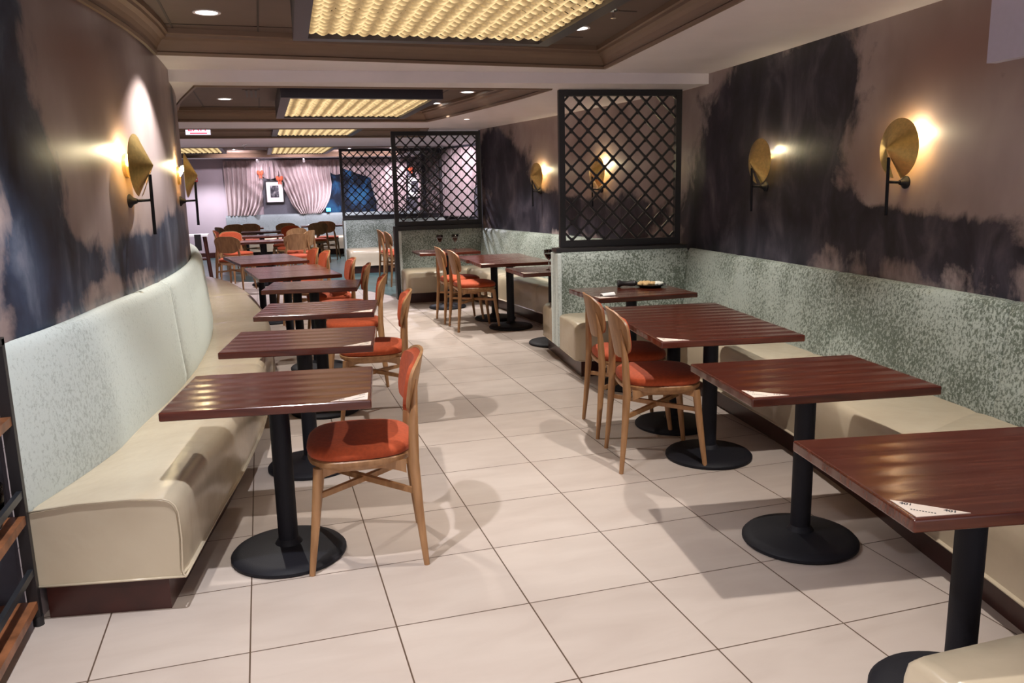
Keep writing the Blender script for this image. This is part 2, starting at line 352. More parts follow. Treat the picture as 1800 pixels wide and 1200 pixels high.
# plain walls of the rest of the room
def wallseg(name, a, b, z0, z1, m, th=.1):
    a = Vector((*a, 0)); b = Vector((*b, 0)); d = (b-a).normalized(); n = Vector((-d.y, d.x, 0))*th
    bm = bmesh.new(); P = [a, b, b+n, a+n]
    lo = [bm.verts.new((p.x, p.y, z0)) for p in P]; hi = [bm.verts.new((p.x, p.y, z1)) for p in P]
    bm.faces.new(lo[::-1]); bm.faces.new(hi)
    for k in range(4): bm.faces.new((lo[k], lo[(k+1) % 4], hi[(k+1) % 4], hi[k]))
    return finish(name, bm, m, kind='structure')
YB = 18.0
wallseg('wall_left', (-3.2, 9.25), (-1.60, 9.25), 0, 2.5, 'mauvewall', .1)
wallseg('wall_left', (-3.2, YB), (-3.2, 9.2), 0, 2.5, 'mauvewall', -.1)
wallseg('wall_back', (-3.2, YB+.02), (7.0, YB+.02), 0, 2.5, 'mauvewall')
wallseg('wall_left', (-1.25, .96), (-.77, .96), 0, 2.5, 'slate', .04)
wallseg('wall_left', (-1.25, -4.2), (-1.25, .88), 0, 2.5, 'mauvewall')
wallseg('wall_right', (3.06, 8.95), (4.6, 9.6), 0, 2.5, 'slate', -.1)
wallseg('wall_right', (4.60, 9.6), (3.58, 13.62), 0, 2.5, 'slate', -.1)
wallseg('wall_right', (3.18, 13.72), (6.9, 14.1), 0, 2.5, 'slate', .1)
wallseg('wall_right', (6.9, 14.1), (6.9, YB+.1), 0, 2.5, 'mauvewall', -.1)
bm = bmesh.new(); box(bm, -3.19, -.64, YB-.02, YB+.02, 0, .12); finish('baseboard_back', bm, 'kick', kind='structure')
# pale panel high on the right wall, running out of frame
bm = bmesh.new()
t0, t1 = WRc.t_at_y(.35), WRc.t_at_y(.92)
secs = []
for i in range(6):
    p = WRc.at(t0+(t1-t0)*i/5); n = Vector((-1, .1)).normalized()
    secs.append([(p.x+n.x*a, p.y+n.y*a, z) for a, z in ((-.02, 1.97), (.05, 1.97), (.05, 2.44), (-.02, 2.44))])
loft(bm, secs); finish('trim_1', bm, plain('cool_white_panel', (.50, .48, .62), .5, noise_amt=.02), kind='structure')

# ------------------------------------------------------------------ floor
def poly(bm, pts, z, mi=0):
    f = bm.faces.new([bm.verts.new((x, y, z)) for x, y in pts]); f.material_index = mi; return f
arc = [(-3.2, 12.6), (-1.4, 12.75), (-.5, 12.6), (-.1, 12.15), (.45, 11.75), (.94, 11.2), (1.3, 10.6), (1.53, 10.11), (1.74, 9.5), (1.88, 9.0), (1.92, 8.75)]
bm = bmesh.new()
poly(bm, [(-3.2, -4.5), (7, -4.5), (7, 8.75)]+arc[::-1], 0, 0)
poly(bm, arc+[(7, 8.75), (7, YB+.1), (-3.2, YB+.1)], 0, 1)
for v in bm.verts[:]: pass
fl = finish('floor', bm, ['tile', 'teal'], kind='structure')

# ------------------------------------------------------------------ ceiling: soffits with coffers
def soffit(name, outer, holes, z):
    polys = [[Vector((x, y, z)) for x, y in outer]]+[[Vector((x, y, z)) for x, y in h] for h in holes]
    tris = geometry.tessellate_polygon(polys); flat = [p for q in polys for p in q]
    bm = bmesh.new(); vs = [bm.verts.new(p) for p in flat]
    for t in tris:
        try: bm.faces.new([vs[i] for i in t])
        except ValueError: pass
    return finish(name, bm, 'white', kind='structure')
def wl_y(y):
    p = WLc.at(WLc.t_at_y(y)); return p.x
C1 = [(-.60, -1.6), (1.98, -1.6), (2.13, -.6), (2.26, .5), (2.40, 1.5), (2.53, 2.6), (2.66, 3.70), (1.1, 3.60), (-.41, 3.50)]+[(wl_y(y)+.005, y) for y in (3.1, 2.7, 2.3, 1.9, 1.5, 1.2)]+[(-.70, .95), (-.70, .2)]
C1[0] = (-.70, -1.6)
C2 = [(-.25, 4.38), (2.46, 4.30), (2.42, 5.0), (2.33, 5.8), (2.21, 6.7), (2.07, 7.5), (-.72, 7.5), (-.60, 6.4), (-.42, 5.3)]
C3 = [(-1.0, 8.6), (2.3, 8.55), (2.6, 10.3), (-1.4, 10.4)]
C4 = [(-2.6, 12.9), (3.2, 12.9), (3.2, 17.0), (-2.6, 17.0)]
# left edge of the step line follows y = 4.19 .. 3.85
soffit('ceiling', [(-3.2, -4.5), (4.2, -4.5), (4.2, 3.83), (-3.2, 4.42)], [C1], ZA)
soffit('ceiling', [(-3.2, 4.42), (4.2, 3.83), (7, 3.7), (7, YB+.1), (-3.2, YB+.1)], [C2, C3, C4], ZB)
bm = bmesh.new(); a = [(-3.2, 4.42), (4.2, 3.83)]
v = [bm.verts.new((x, y, z)) for z in (ZB, ZA+.01) for x, y in a]; bm.faces.new((v[0], v[1], v[3], v[2])); finish('ceiling', bm, 'white', kind='structure')
PROF = [(0, 0), (.004, -.012), (.022, -.012), (.028, .004), (.020, .012), (.028, .028), (.042, .050), (.062, .070), (.088, .082), (.092, .098), (.105, .104), (.105, .135)]
def inset(loop, d):
    n = len(loop); out = []; A = sum(loop[i][0]*loop[(i+1) % n][1]-loop[(i+1) % n][0]*loop[i][1] for i in range(n)); sg = 1 if A > 0 else -1
    for i in range(n):
        p0, p, p1 = Vector(loop[i-1]), Vector(loop[i]), Vector(loop[(i+1) % n])
        a = (p-p0).normalized(); b = (p1-p).normalized(); na = Vector((-a.y, a.x))*sg; nb = Vector((-b.y, b.x))*sg
        k = (na+nb); k /= max(.35, (1+na.dot(nb))); out.append(p+k*d)
    return out
def coffer(loop, z, zc, nb, seams_x, seams_y):
    bm = bmesh.new(); sc = []
    for d, h in PROF: sc.append([(p.x, p.y, z+h) for p in inset(loop, d)])
    R = [[bm.verts.new(p) for p in s] for s in sc]; n = len(loop)
    for A, B in zip(R[:-1], R[1:]):
        for k in range(n): bm.faces.new((A[k], A[(k+1) % n], B[(k+1) % n], B[k]))
    finish('trim_%d' % nb, bm, 'crown', kind='structure')
    bm = bmesh.new(); L = inset(loop, -.05); poly(bm, [(p.x, p.y) for p in L], z+.134)
    finish('ceiling', bm, 'coffer', kind='structure')
    bm = bmesh.new(); xs = [p[0] for p in loop]; ys = [p[1] for p in loop]; zz = z+.134
    for x in seams_x: box(bm, x-.006, x+.006, min(ys)+.12, max(ys)-.12, zz-.003, zz+.002)
    for y in seams_y: box(bm, min(xs)+.35, max(xs)-.35, y-.006, y+.006, zz-.003, zz+.002)
    finish('trim_%d' % nb, bm, 'seam', kind='structure')
coffer(C1, ZA, 0, 2, [.21, -.28, 2.02], [3.28, 2.45, .2])
coffer(C2, ZB, 0, 3, [.21, -.35, 1.9], [5.1, 7.3])
coffer(C3, ZB, 0, 4, [.2], [8.9])
coffer(C4, ZB, 0, 5, [-.1], [13.5])
# air slots beside the lights
def slot(x, y, z, lbl):
    t = thing('ceiling_vent', lbl, 'air vent', (x, y, z))
    bm = bmesh.new(); box(bm, -.075, .075, -.30, .30, -.006, .0); fr = finish('frame', bm, 'coffer', t)
    for dx in (-.04, 0, .04):
        bm = bmesh.new(); box(bm, dx-.009, dx+.009, -.28, .28, -.009, -.005); finish('slot', bm, 'black', fr)
slot(.13, 2.25, ZA+.134, 'slotted air vent in the ceiling beside the nearest woven light')
slot(.14, 6.05, ZB+.134, 'slotted air vent in the ceiling of the second coffer')

# ------------------------------------------------------------------ woven ceiling lights
def light_box(x0, x1, y0, y1, z, h, lbl, skew=0):
    cx, cy = (x0+x1)/2, (y0+y1)/2; W, L = (x1-x0), (y1-y0)
    t = thing('woven_ceiling_light', lbl, 'ceiling light', (cx, cy, z), skew, 'woven box lights hung in the ceiling coffers')
    bm = bmesh.new(); f = .075
    box(bm, -W/2, W/2, -L/2, -L/2+f, 0, h); box(bm, -W/2, W/2, L/2-f, L/2, 0, h)
    box(bm, -W/2, -W/2+f, -L/2+f, L/2-f, 0, h); box(bm, W/2-f, W/2, -L/2+f, L/2-f, 0, h)
    finish('frame', bm, 'shadeframe', t)
    bm = bmesh.new(); box(bm, -W/2+.02, W/2-.02, -L/2+.02, L/2-.02, h-.012, h-.002); finish('back_panel', bm, 'white', t)
    bm = bmesh.new(); lay = bm.loops.layers.color.new('weave')
    rows = int((L-2*f)/.042); cols = 92; iw = W-2*f; p = .105
    for r in range(rows):
        ya = -L/2+f+(L-2*f)*r/rows; yb = ya+(L-2*f)/rows*.96; ph = (r % 2)*PI
        rr = random.Random(r*7+int(z*100)); dx = rr.uniform(-.006, .006)
        prev = None
        for c in range(cols+1):
            x = -iw/2+iw*c/cols; s = math.sin(2*PI*(x+dx)/p+ph); zz = .028+.011*s
            band = .5+.5*math.cos(2*PI*(x+dx)/(p)); 
            wv = 1.0-.32*max(0, s)**2-.70*(band**3)+rr.uniform(-.10, .04)
            cur = (bm.verts.new((x, ya, zz+.006)), bm.verts.new((x, (ya+yb)/2, zz-.006)), bm.verts.new((x, yb, zz+.006)), wv)
            if prev:
                for k in (0, 1):
                    fc = bm.faces.new((prev[k], cur[k], cur[k+1], prev[k+1]))
                    for lp in fc.loops:
                        wvv = cur[3] if lp.vert in cur[:3] else prev[3]
                        edge = 0 if lp.vert in (cur[1], prev[1]) else -.45
                        g = max(0, min(1, wvv+edge)); lp[lay] = (g, g, g, 1)
            prev = cur
    finish('woven_diffuser', bm, 'diff', t, smooth=True)
    return t
light_box(.34, 1.74, .45, 2.50, 2.25, .20, 'large woven box light nearest the front, top of the photo', -.03)
light_box(.36, 1.66, 4.76, 6.70, 2.20, .16, 'woven box light with dark frame in the second ceiling coffer')
light_box(.37, 1.50, 8.72, 10.38, 2.25, .11, 'woven box light in the third ceiling coffer beside the exit sign')
light_box(.36, 1.58, 13.0, 16.2, 2.25, .11, 'farthest right woven box light, in front of the back curtains')
light_box(-1.35, -.42, 13.0, 15.6, 2.25, .11, 'farthest left woven box light over the plain mauve wall')

# ------------------------------------------------------------------ downlights
def downlight(x, y, z, lbl, power, angle=1.75, blend=.35, color=(1, .93, .86), r=.075, aim=None):
    t = thing('recessed_downlight', lbl, 'downlight', (x, y, z), 0, 'recessed ceiling downlights')
    bm = bmesh.new(); lathe(bm, [(r*.78, -.004), (r, -.004), (r, 0), (r*.78, .0), (r*.78, -.004)], 28); finish('trim_ring', bm, 'white', t, smooth='auto')
    bm = bmesh.new(); lathe(bm, [(0, -.0015), (r*.78, -.0015)], 28); finish('lens', bm, 'lens', t)
    if power:
        l = bpy.data.lights.new('downlight_lamp', 'SPOT'); l.energy = power; l.spot_size = angle; l.spot_blend = blend; l.color = color; l.shadow_soft_size = .022
        o = bpy.data.objects.new('downlight_lamp', l); COL.objects.link(o); o.parent = t; o.location = (0, 0, -.012)
        if aim:
            d = Vector(aim)-Vector((x, y, z)); o.rotation_euler = d.to_track_quat('-Z', 'Y').to_euler()
    return t
zc1, zc2 = ZA+.134, ZB+.134
downlight(-.06, 2.92, zc1, 'recessed downlight at upper left, above the long curved bench', DOWN)
downlight(2.16, 2.98, zc1, 'recessed downlight right of the nearest woven light', DOWN)
downlight(2.14, .55, zc1, 'recessed downlight over the front right tables, above the frame', DOWN)
downlight(-.06, .35, zc1, 'recessed downlight over the front left table, above the frame', DOWN*1.1, color=(.95, .95, 1))
downlight(2.0, -1.3, zc1, 'recessed downlight near the camera on the right, above the frame', DOWN)
downlight(-.1, -1.3, zc1, 'recessed downlight near the camera on the left, above the frame', DOWN)
downlight(-.11, 6.55, zc2, 'recessed downlight at left of the second coffer', DOWN)
downlight(2.12, 5.75, zc2, 'recessed downlight at the near right of the second coffer', DOWN)
downlight(2.02, 6.80, zc2, 'recessed downlight right behind the second woven light', DOWN)
downlight(2.46, 7.17, ZB, 'small recessed downlight in the white soffit by the dark mural', DOWN*.5, r=.04)
downlight(2.50, 1.20, ZA, 'small downlight in the white soffit at the top right', 0, r=.04)
for x, y in ((-.6, 11.4), (1.6, 11.6), (2.4, 9.9), (-.9, 16.9), (1.9, 16.9)):  # bare spots without fixtures, added to brighten the far room
    l = bpy.data.lights.new('rear_fill_spot', 'SPOT'); l.energy = DOWN*1.5; l.spot_size = 2.3; l.spot_blend = .5; l.color = (.95, .9, 1); l.shadow_soft_size = .03
    o = bpy.data.objects.new('rear_fill_spot', l); COL.objects.link(o); o.location = (x, y, ZB-.01)
for x in (-.3, 1.0, 2.1, 3.0):  # extra aimed downlights, added to brighten the far curtains
    downlight(x, 16.35, ZB+.134, {-.3: 'small aimed downlight added at left to brighten the far curtains', 1.0: 'small aimed downlight added to brighten the middle of the far curtains', 2.1: 'small aimed downlight added for brightness behind the third lattice screen', 3.0: 'small aimed downlight added for brightness, hidden behind both far lattice screens'}[x], 46, 2.0, .8, (1, .86, .97), .04, (x, 18.0, 1.5))
# track heads aimed at the pictures on the back wall
def track_head(x, y, z, aim, p, lbl):
    t = thing('spotlight_head', lbl, 'spotlight', (x, y, z))
    bm = bmesh.new(); tube(bm, [(0, 0, 0), (0, 0, -.06)], .01); finish('stem', bm, 'white', t)
    d = (Vector(aim)-Vector((x, y, z))).normalized(); a = Vector((0, 0, -.07))
    bm = bmesh.new(); tube(bm, [a-d*.03, a+d*.06], [.022, .03]); finish('head', bm, 'white', t, smooth='auto')
    l = bpy.data.lights.new('spotlight_lamp', 'SPOT'); l.energy = p; l.spot_size = 1.3; l.spot_blend = .7; l.color = (1, .86, .98); l.shadow_soft_size = .02
    o = bpy.data.objects.new('spotlight_lamp', l); COL.objects.link(o); o.parent = t; o.location = a+d*.075; o.rotation_euler = d.to_track_quat('-Z', 'Y').to_euler()
track_head(.15, 17.15, ZB, (.33, YB, 1.8), 22, 'small white spotlight head aimed at the framed picture')
track_head(1.15, 17.1, ZB, (1.2, YB, 1.6), 25, 'small white spotlight head aimed at the middle of the curtains')
track_head(3.3, 17.1, ZB, (3.4, YB, 1.6), 60, 'small white spotlight head behind the lattice screens')
track_head(3.1, 11.6, ZB, (3.85, 12.6, 1.6), 90, 'small white spotlight head seen through the second lattice screen')

# ------------------------------------------------------------------ wall sconces
def sconce():
    t = thing('wall_sconce', '', 'wall lamp', (0, 0, 0))   # local -Y points out of the wall, origin on wall at cone height
    R = .155; apex = -.132; rim = -.058; bm = bmesh.new(); seg = 56; gap = .19
    def ring(r, y, th=0):
        out = []
        for k in range(seg+1):
            a = -PI/2+gap+(2*PI-2*gap)*k/seg; out.append(bm.verts.new((r*math.cos(a), y+th, r*math.sin(a))))
        return out
    A = ring(.004, apex); B = ring(R*.5, (apex+rim)/2); Cc = ring(R, rim); D = ring(R, rim+.002); E = ring(.004, apex+.002)
    for P, Q in ((A, B), (B, Cc), (Cc, D), (D, E)):
        for k in range(seg): bm.faces.new((P[k], P[k+1], Q[k+1], Q[k]))
    finish('cone_shade', bm, 'brass', t, smooth='auto')
    bm = bmesh.new(); lathe(bm, [(0, 0), (.06, 0), (.06, .018), (0, .018)], 28, mtx=Matrix.Translation((.0, 0, .0)) @ Matrix.Rotation(PI/2, 4, 'X')); finish('back_plate', bm, 'brass', t, smooth='auto')
    bm = bmesh.new(); lathe(bm, [(0, 0), (.034, 0), (.034, .008), (.018, .022), (.012, .04), (0, .04)], 20, mtx=Matrix.Translation((0, 0, -.175)) @ Matrix.Rotation(PI/2, 4, 'X')); finish('wall_mount', bm, 'iron', t, smooth='auto')
    bm = bmesh.new(); tube(bm, [(0, -.03, -.175), (0, -.104, -.172)], .007); finish('arm', bm, 'iron', t, smooth=True)
    bm = bmesh.new(); tube(bm, [(0, -.112, -.045), (0, -.108, -.345)], .0085); finish('rod', bm, 'iron', t, smooth='auto')
    bm = bmesh.new(); tube(bm, [(0, -.012, 0), (0, -.03, .03)], .010); lathe(bm, [(0, -.02), (.016, -.012), (.02, 0), (.016, .014), (0, .022)], 14, c=(0, -.042, .05)); finish('bulb', bm, 'bulb', t, smooth=True)
    return t
sc0 = sconce()
scl = bpy.data.lights.new('sconce_lamp', 'POINT'); scl.energy = SCONCE; scl.color = (1, .84, .52); scl.shadow_soft_size = .02
def put_sconce(c, y, z, side, lbl, first=False):
    t = c.t_at_y(y); p = c.at(t); d = c.tan(t)
    n = Vector((-d.y, d.x)) if side > 0 else Vector((d.y, -d.x))       # into the room
    rz = math.atan2(n.y, n.x)+PI/2
    if first: o = sc0; o.location = (p.x, p.y, z); o.rotation_euler = (0, 0, rz); o['label'] = lbl
    else: o = dup(sc0, (p.x, p.y, z), rz, lbl)
    o['group'] = 'brass cone wall sconces'
    l = bpy.data.objects.new('sconce_lamp', scl); COL.objects.link(l); l.location = (p.x+n.x*.045-d.x*.085, p.y+n.y*.045-d.y*.085, z+.075)
put_sconce(WRc, 1.50, 1.625, 1, 'largest brass cone sconce, at the right over the bench, nearest the frame edge', True)
put_sconce(WRc, 2.95, 1.61, 1, 'brass cone sconce on the darkest part of the right mural, second from the right')
put_sconce(W2c, 5.72, 1.60, 1, 'brass cone sconce seen through the near lattice screen')
put_sconce(W2c, 7.10, 1.585, 1, 'small brass cone sconce left of the near lattice screen')
put_sconce(WLc, 2.47, 1.62, -1, 'brass cone sconce on the left mural, nearest the camera')
put_sconce(WLc, 4.15, 1.60, -1, 'brass cone sconce at the far end of the left mural, half behind the curve')

# ------------------------------------------------------------------ banquettes
def off(a, b, s): return a+(b-a)*s
def seat_sec(w, f, zt=.43, zb=.13):
    d = (f-w); L = d.length; u = d/L
    pts = [(.02, zb), (.02, zt-.02), (L*.35, zt), (L*.7, zt+.004), (L-.05, zt-.002), (L-.026, zt-.010), (L-.009, zt-.028), (L, zt-.055), (L+.002, (zt+zb)/2), (L-.006, zb+.03), (L-.004, zb+.012), (L+.003, zb+.008), (L+.003, zb), (L-.02, zb)]
    return [(w.x+u.x*a, w.y+u.y*a, z) for a, z in pts]
def back_sec(w, f, zt, t_top, t_bot, s=1.0, zb=.38, tp=1.0):
    u = (f-w).normalized()
    tt, tb = t_top*s*tp, t_bot*s*tp
    pts = [(.004, zb), (.004, zt-.015), (.02*tp, zt-.002), (tt*.45, zt), (tt*.8, zt-.014), (tt, zt-.05), (tt+(tb-tt)*.3, zt-.2), (tt+(tb-tt)*.6, zt-.36), (tb, .47), (tb-.01, zb)]
    return [(w.x+u.x*a, w.y+u.y*a, z) for a, z in pts]
def kick_sec(w, f, zb=.13):
    d = (f-w); L = d.length; u = d/L
    return [(w.x+u.x*a, w.y+u.y*a, z) for a, z in ((.03, 0), (.03, zb+.02), (L-.065, zb+.02), (L-.065, 0))]
def banquette(name, lbl, W, F, zt, tt, tb, seams, velvet, seat_seams, n=80, end0=True, taper=None):
    t = thing(name, lbl, 'banquette', (W.at(.5).x, W.at(.5).y, 0))
    inv = Matrix.Translation(-t.location)
    def add(nm, bm, m, **k):
        bmesh.ops.transform(bm, matrix=inv, verts=bm.verts); return finish(nm, bm, m, t, **k)
    sm = [0]+seams+[1]
    for a, b in zip(sm[:-1], sm[1:]):
        k = max(6, int(n*(b-a))); ss = []
        for i in range(-1, k+2):
            u = min(1, max(0, i/k)); e = 1.0
            T = a+(b-a)*u; g = .004/W.L
            if i == -1: T = a+g*.2; e = .96
            elif i == 0: T = a+g*2; e = .975
            elif i == k+1: T = b-g*.2; e = .96
            elif i == k: T = b-g*2; e = .975
            ss.append(back_sec(W.at(T), F.at(T), zt-(1-e)*.12, tt, tb, e, tp=1 if not taper else min(1, .16+.84*T/taper)))
        bm = bmesh.new(); loft(bm, ss); add('backrest', bm, velvet, smooth='auto')
    sm = [0]+seat_seams+[1]
    for a, b in zip(sm[:-1], sm[1:]):
        k = max(6, int(n*(b-a))); ss = []
        for i in range(k+1):
            T = a+(b-a)*i/k; w, f = W.at(T), F.at(T); e = 0
            if i == 0 or i == k: e = .010
            ss.append(seat_sec(w, f-(f-w).normalized()*e, .43-e*.6))
        bm = bmesh.new(); loft(bm, ss); add('seat', bm, 'vinyl', smooth='auto')
    bm = bmesh.new(); ss = []
    for i in range(n+1):
        T = .003+.994*i/n; ss.append(kick_sec(W.at(T), F.at(T)))
    loft(bm, ss); add('plinth', bm, 'kick')
    # piping along the seat bottom and the near end
    bm = bmesh.new(); pts = []
    for i in range(n+1):
        T = i/n; f = F.at(T); w = W.at(T); u = (f-w).normalized(); p = f+u*.004; pts.append((p.x, p.y, .134))
    tube(bm, pts, .0045, 6)
    for T in ([0] if end0 else []):
        sec = seat_sec(W.at(T), F.at(T)); d = (F.at(.001)-F.at(0)).normalized()
        q = [Vector(p) for p in sec[1:-1]]; tube(bm, [(p.x-d.x*.003, p.y-d.y*.003, p.z) for p in q], .0035, 6)
        tube(bm, [(sec[0][0]-d.x*.004, sec[0][1]-d.y*.004, .134), (sec[-2][0]-d.x*.004, sec[-2][1]-d.y*.004, .134)], .0045, 6)
    add('piping', bm, 'vinyl', smooth=True)
    return t
banquette('curved_banquette', 'long curved banquette along the left mural, green velvet back whitened as if spotlit and cream vinyl seat', WLc, FLc, 1.0, .085, .125,
          [.218, .46, .70], 'velvetLit', [.26, .47, .68], 130, taper=.075)
# right bench trimmed to its visible run
WRb = Curve2(sub_curve(WRc, WRc.t_at_y(-.80), WRc.t_at_y(4.13), 20), 8)
FRb = Curve2(sub_curve(FRc, FRc.t_at_y(-1.05), 1, 20), 8)
banquette('wall_banquette', 'banquette under the dark right mural, mottled sage velvet back and cream seat', WRb, FRb, .93, .09, .17,
          [.30, .57, .835], 'velvet', [.32, .60], 110, False)
W2b = Curve2(sub_curve(W2c, .03, .985, 16), 8)
banquette('wall_banquette', 'farther wall banquette behind the near lattice screen, mottled sage velvet and cream seat', W2b, F2c, .93, .09, .15,
          [.30, .66], 'velvet', [.35, .7], 70, False)
# seat block that closes the front right bay, running toward the camera
t = thing('bench_seat', 'cream vinyl bench seat corner at the bottom right of the frame', 'banquette', (2.3, -1.035, 0))
bm = bmesh.new()
def rsec(x, e=0): return [(x, y, z) for y, z in ((-.55+.0, .13), (-.55, .13), (.27-e, .13), (.285-e, .17), (.285-e, .37), (.275-e, .41), (.25-e, .434), (.18, .440-e), (-.55, .440-e))]
loft(bm, [rsec(-.86, .02), rsec(-.852, .006), rsec(-.83, 0), rsec(-.14, 0)]); finish('seat', bm, 'vinyl', t, smooth='auto')
bm = bmesh.new(); box(bm, -.78, -.16, -.5, .20, 0, .14); finish('plinth', bm, 'kick', t)

def divider(name, lbl, x0, x1, y0, y1, zt, near_seat, far_seat, slope=0, cap=.03, post=0):
    """upholstered partition: velvet on both faces, a banded end, and a seat along one or both sides"""
    t = thing(name, lbl, 'banquette', (x0, (y0+y1)/2, 0), slope); W = x1-x0; h = (y1-y0)/2
    def vsec(x, e):
        r = .03; return [(x, y*(1-0)+(-e if y > 0 else e), z-(e if z > .5 else 0)) for y, z in ((-h-.02, .40), (-h, zt-.09), (-h+.012, zt-.02), (-h+.035, zt), (h-.035, zt), (h-.012, zt-.02), (h, zt-.09), (h+.02, .40))]
    bm = bmesh.new(); loft(bm, [vsec(.035, .006), vsec(.045, 0), vsec(W, 0)]); finish('backrest', bm, 'velvet', t, smooth='auto')
    bm = bmesh.new()
    for a, b in ((-h-.005, -.028), (-.024, .024), (.028, h+.005)):
        box(bm, 0, .04, a, b, .135, zt-.006)
    finish('end_panel', bm, 'velvetLit', t, bevel=.012)
    for s, d in ((-1, near_seat), (1, far_seat)):
        if not d: continue
        def ss(x, e=0):
            y0_ = h-.02; L = d+.02
            pts = [(0, .135), (0, .425-e*.4), (L*.5, .433-e*.4), (L-.06-e, .428-e*.4), (L-.03-e, .415-e*.4), (L-.010-e, .385), (L-e, .34), (L-e, .25), (L-.004-e, .15), (L-e, .135)]
            return [(x, s*(y0_+a), z) for a, z in pts]
        bm = bmesh.new(); loft(bm, [ss(.012, .075), ss(.020, .045), ss(.040, .018), ss(.075, .004), ss(.11, 0), ss(W, 0)]); finish('seat', bm, 'vinyl', t, smooth='auto')
        bm = bmesh.new(); tube(bm, [(.012, s*(h+.01), .136), (.012, s*(h+d-.075), .136), (.04, s*(h+d-.012), .136), (.09, s*(h+d), .136), (W, s*(h+d), .136)], .0045, 6); finish('piping', bm, 'vinyl', t, smooth=True)
    bm = bmesh.new(); box(bm, .06, W, -(h+near_seat-.06), h+(far_seat-.06 if far_seat else 0), 0, .14); finish('plinth', bm, 'kick', t)
    bm = bmesh.new(); box(bm, .0, W, -h*.75, h*.75, zt+.0, zt+cap); finish('cap_rail', bm, 'black', t, bevel=.004)
    if post:
        bm = bmesh.new(); box(bm, -.05, -.002, -h*.8, h*.8, 0, zt+cap); finish('end_post', bm, 'black', t)
    return t
divider('divider_banquette', 'nearest divider banquette, velvet partition under the large lattice screen', 2.46, 3.60, 4.20, 4.44, .93, .58, .48, -.12)
divider('divider_banquette', 'middle divider banquette behind the two wine glasses, under the second lattice screen', 1.88, 3.04, 8.78, 8.98, .93, .42, .55, -.03, .055, 1)
divider('divider_banquette', 'farthest divider banquette with plain cream seat, under the third lattice screen', 1.58, 3.48, 13.2, 13.45, .93, .6, .0)
# bench against the back wall
Wb = Curve2([(-.64, YB-.01), (1.0, YB-.01), (2.5, YB-.01), (4.3, YB-.01)]); Fb = Curve2([(-.64, YB-.56), (1.0, YB-.56), (2.5, YB-.56), (4.3, YB-.56)])
banquette('back_wall_banquette', 'grey green banquette under the curtains at the far wall', Wb, Fb, .96, .08, .12, [.36, .7], 'velvetG', [.5], 20)

# ------------------------------------------------------------------ lattice screens
def lattice(name, lbl, x0, y0, W, z0, z1, fr, pitch, pz, slope=0, mid=None):
    t = thing(name, lbl, 'screen', (x0, y0, z0), slope); H = z1-z0; dp = .028
    bm = bmesh.new(); box(bm, 0, fr, -dp, dp, 0, H); finish('post', bm, 'black', t)
    bm = bmesh.new(); box(bm, W-fr, W, -dp, dp, 0, H); finish('post', bm, 'black', t)
    bm = bmesh.new(); box(bm, fr, W-fr, -dp, dp, H-fr, H); finish('top_rail', bm, 'black', t)
    bm = bmesh.new(); box(bm, fr, W-fr, -dp, dp, 0, fr*1.1); finish('bottom_rail', bm, 'black', t)
    if mid:
        bm = bmesh.new(); box(bm, mid-.012, mid+.012, -dp, dp, fr, H-fr); finish('middle_post', bm, 'black', t)
    X0, X1, Z0, Z1 = fr, W-fr, fr*1.1, H-fr
    bm = bmesh.new(); nx = (X1-X0)/pitch; nz = (Z1-Z0)/pz
    def clip(u, s):
        # line  (x-X0)/pitch - s*(z-Z0)/pz = u
        pts = []
        for zz in (0, nz):
            xx = u+s*zz
            if -1e-6 <= xx <= nx+1e-6: pts.append((xx, zz))
        for xx in (0, nx):
            zz = (xx-u)/s
            if 1e-6 < zz < nz-1e-6: pts.append((xx, zz))
        return pts[:2]
    ph = .42
    for s in (1, -1):
        k = -40
        while k < 60:
            q = clip(k+ph if s == 1 else k+ph, s)
            if len(q) == 2 and (Vector(q[0])-Vector(q[1])).length > .05:
                a = Vector((X0+q[0][0]*pitch, 0, Z0+q[0][1]*pz)); b = Vector((X0+q[1][0]*pitch, 0, Z0+q[1][1]*pz))
                d = (b-a).normalized(); n = Vector((-d.z, 0, d.x))*.0078; o_ = Vector((0, .012, 0)); sh = Vector((0, .004*s, 0))
                vs = [bm.verts.new(p+sh) for p in (a-n-o_, a+n-o_, a+n+o_, a-n+o_, b-n-o_, b+n-o_, b+n+o_, b-n+o_)]
                for f in ((0, 1, 2, 3), (7, 6, 5, 4), (0, 4, 5, 1), (1, 5, 6, 2), (2, 6, 7, 3), (3, 7, 4, 0)): bm.faces.new([vs[i] for i in f])
            k += 1
    # small knuckles where the bars cross
    for i in range(-2, int(nx)*2+4):
        for j in range(0, int(nz)*2+2):
            zc = j*.5; xc = (i*.5+ph if j % 2 == 0 else i*.5+ph)
            # crossings of the families: x = ph + k + z  and  x = ph + m - z
            if (xc-ph-zc) % 1 > 1e-6 and (xc-ph-zc) % 1 < 1-1e-6: continue
            if not (0 < xc < nx and 0 <= zc <= nz): continue
            c = Vector((X0+xc*pitch, 0, Z0+zc*pz)); r = .024
            vv = [bm.verts.new(c+Vector(q)) for q in ((r*.75, 0, 0), (0, 0, r*1.1), (-r*.75, 0, 0), (0, 0, -r*1.1), (0, -.018, 0), (0, .018, 0))]
            for k in range(4): bm.faces.new((vv[k], vv[(k+1) % 4], vv[4])); bm.faces.new((vv[(k+1) % 4], vv[k], vv[5]))
    finish('lattice', bm, 'black', t)
lattice('lattice_screen', 'large black lattice screen nearest the camera, on the velvet divider', 2.535, 4.38, 1.06, .962, ZB-.002, .048, .143, .150, -.12)
lattice('lattice_screen', 'second black lattice screen, through which curtains and a picture show', 1.85, 8.88, 1.20, .986, ZB-.02, .055, .148, .152, -.03)
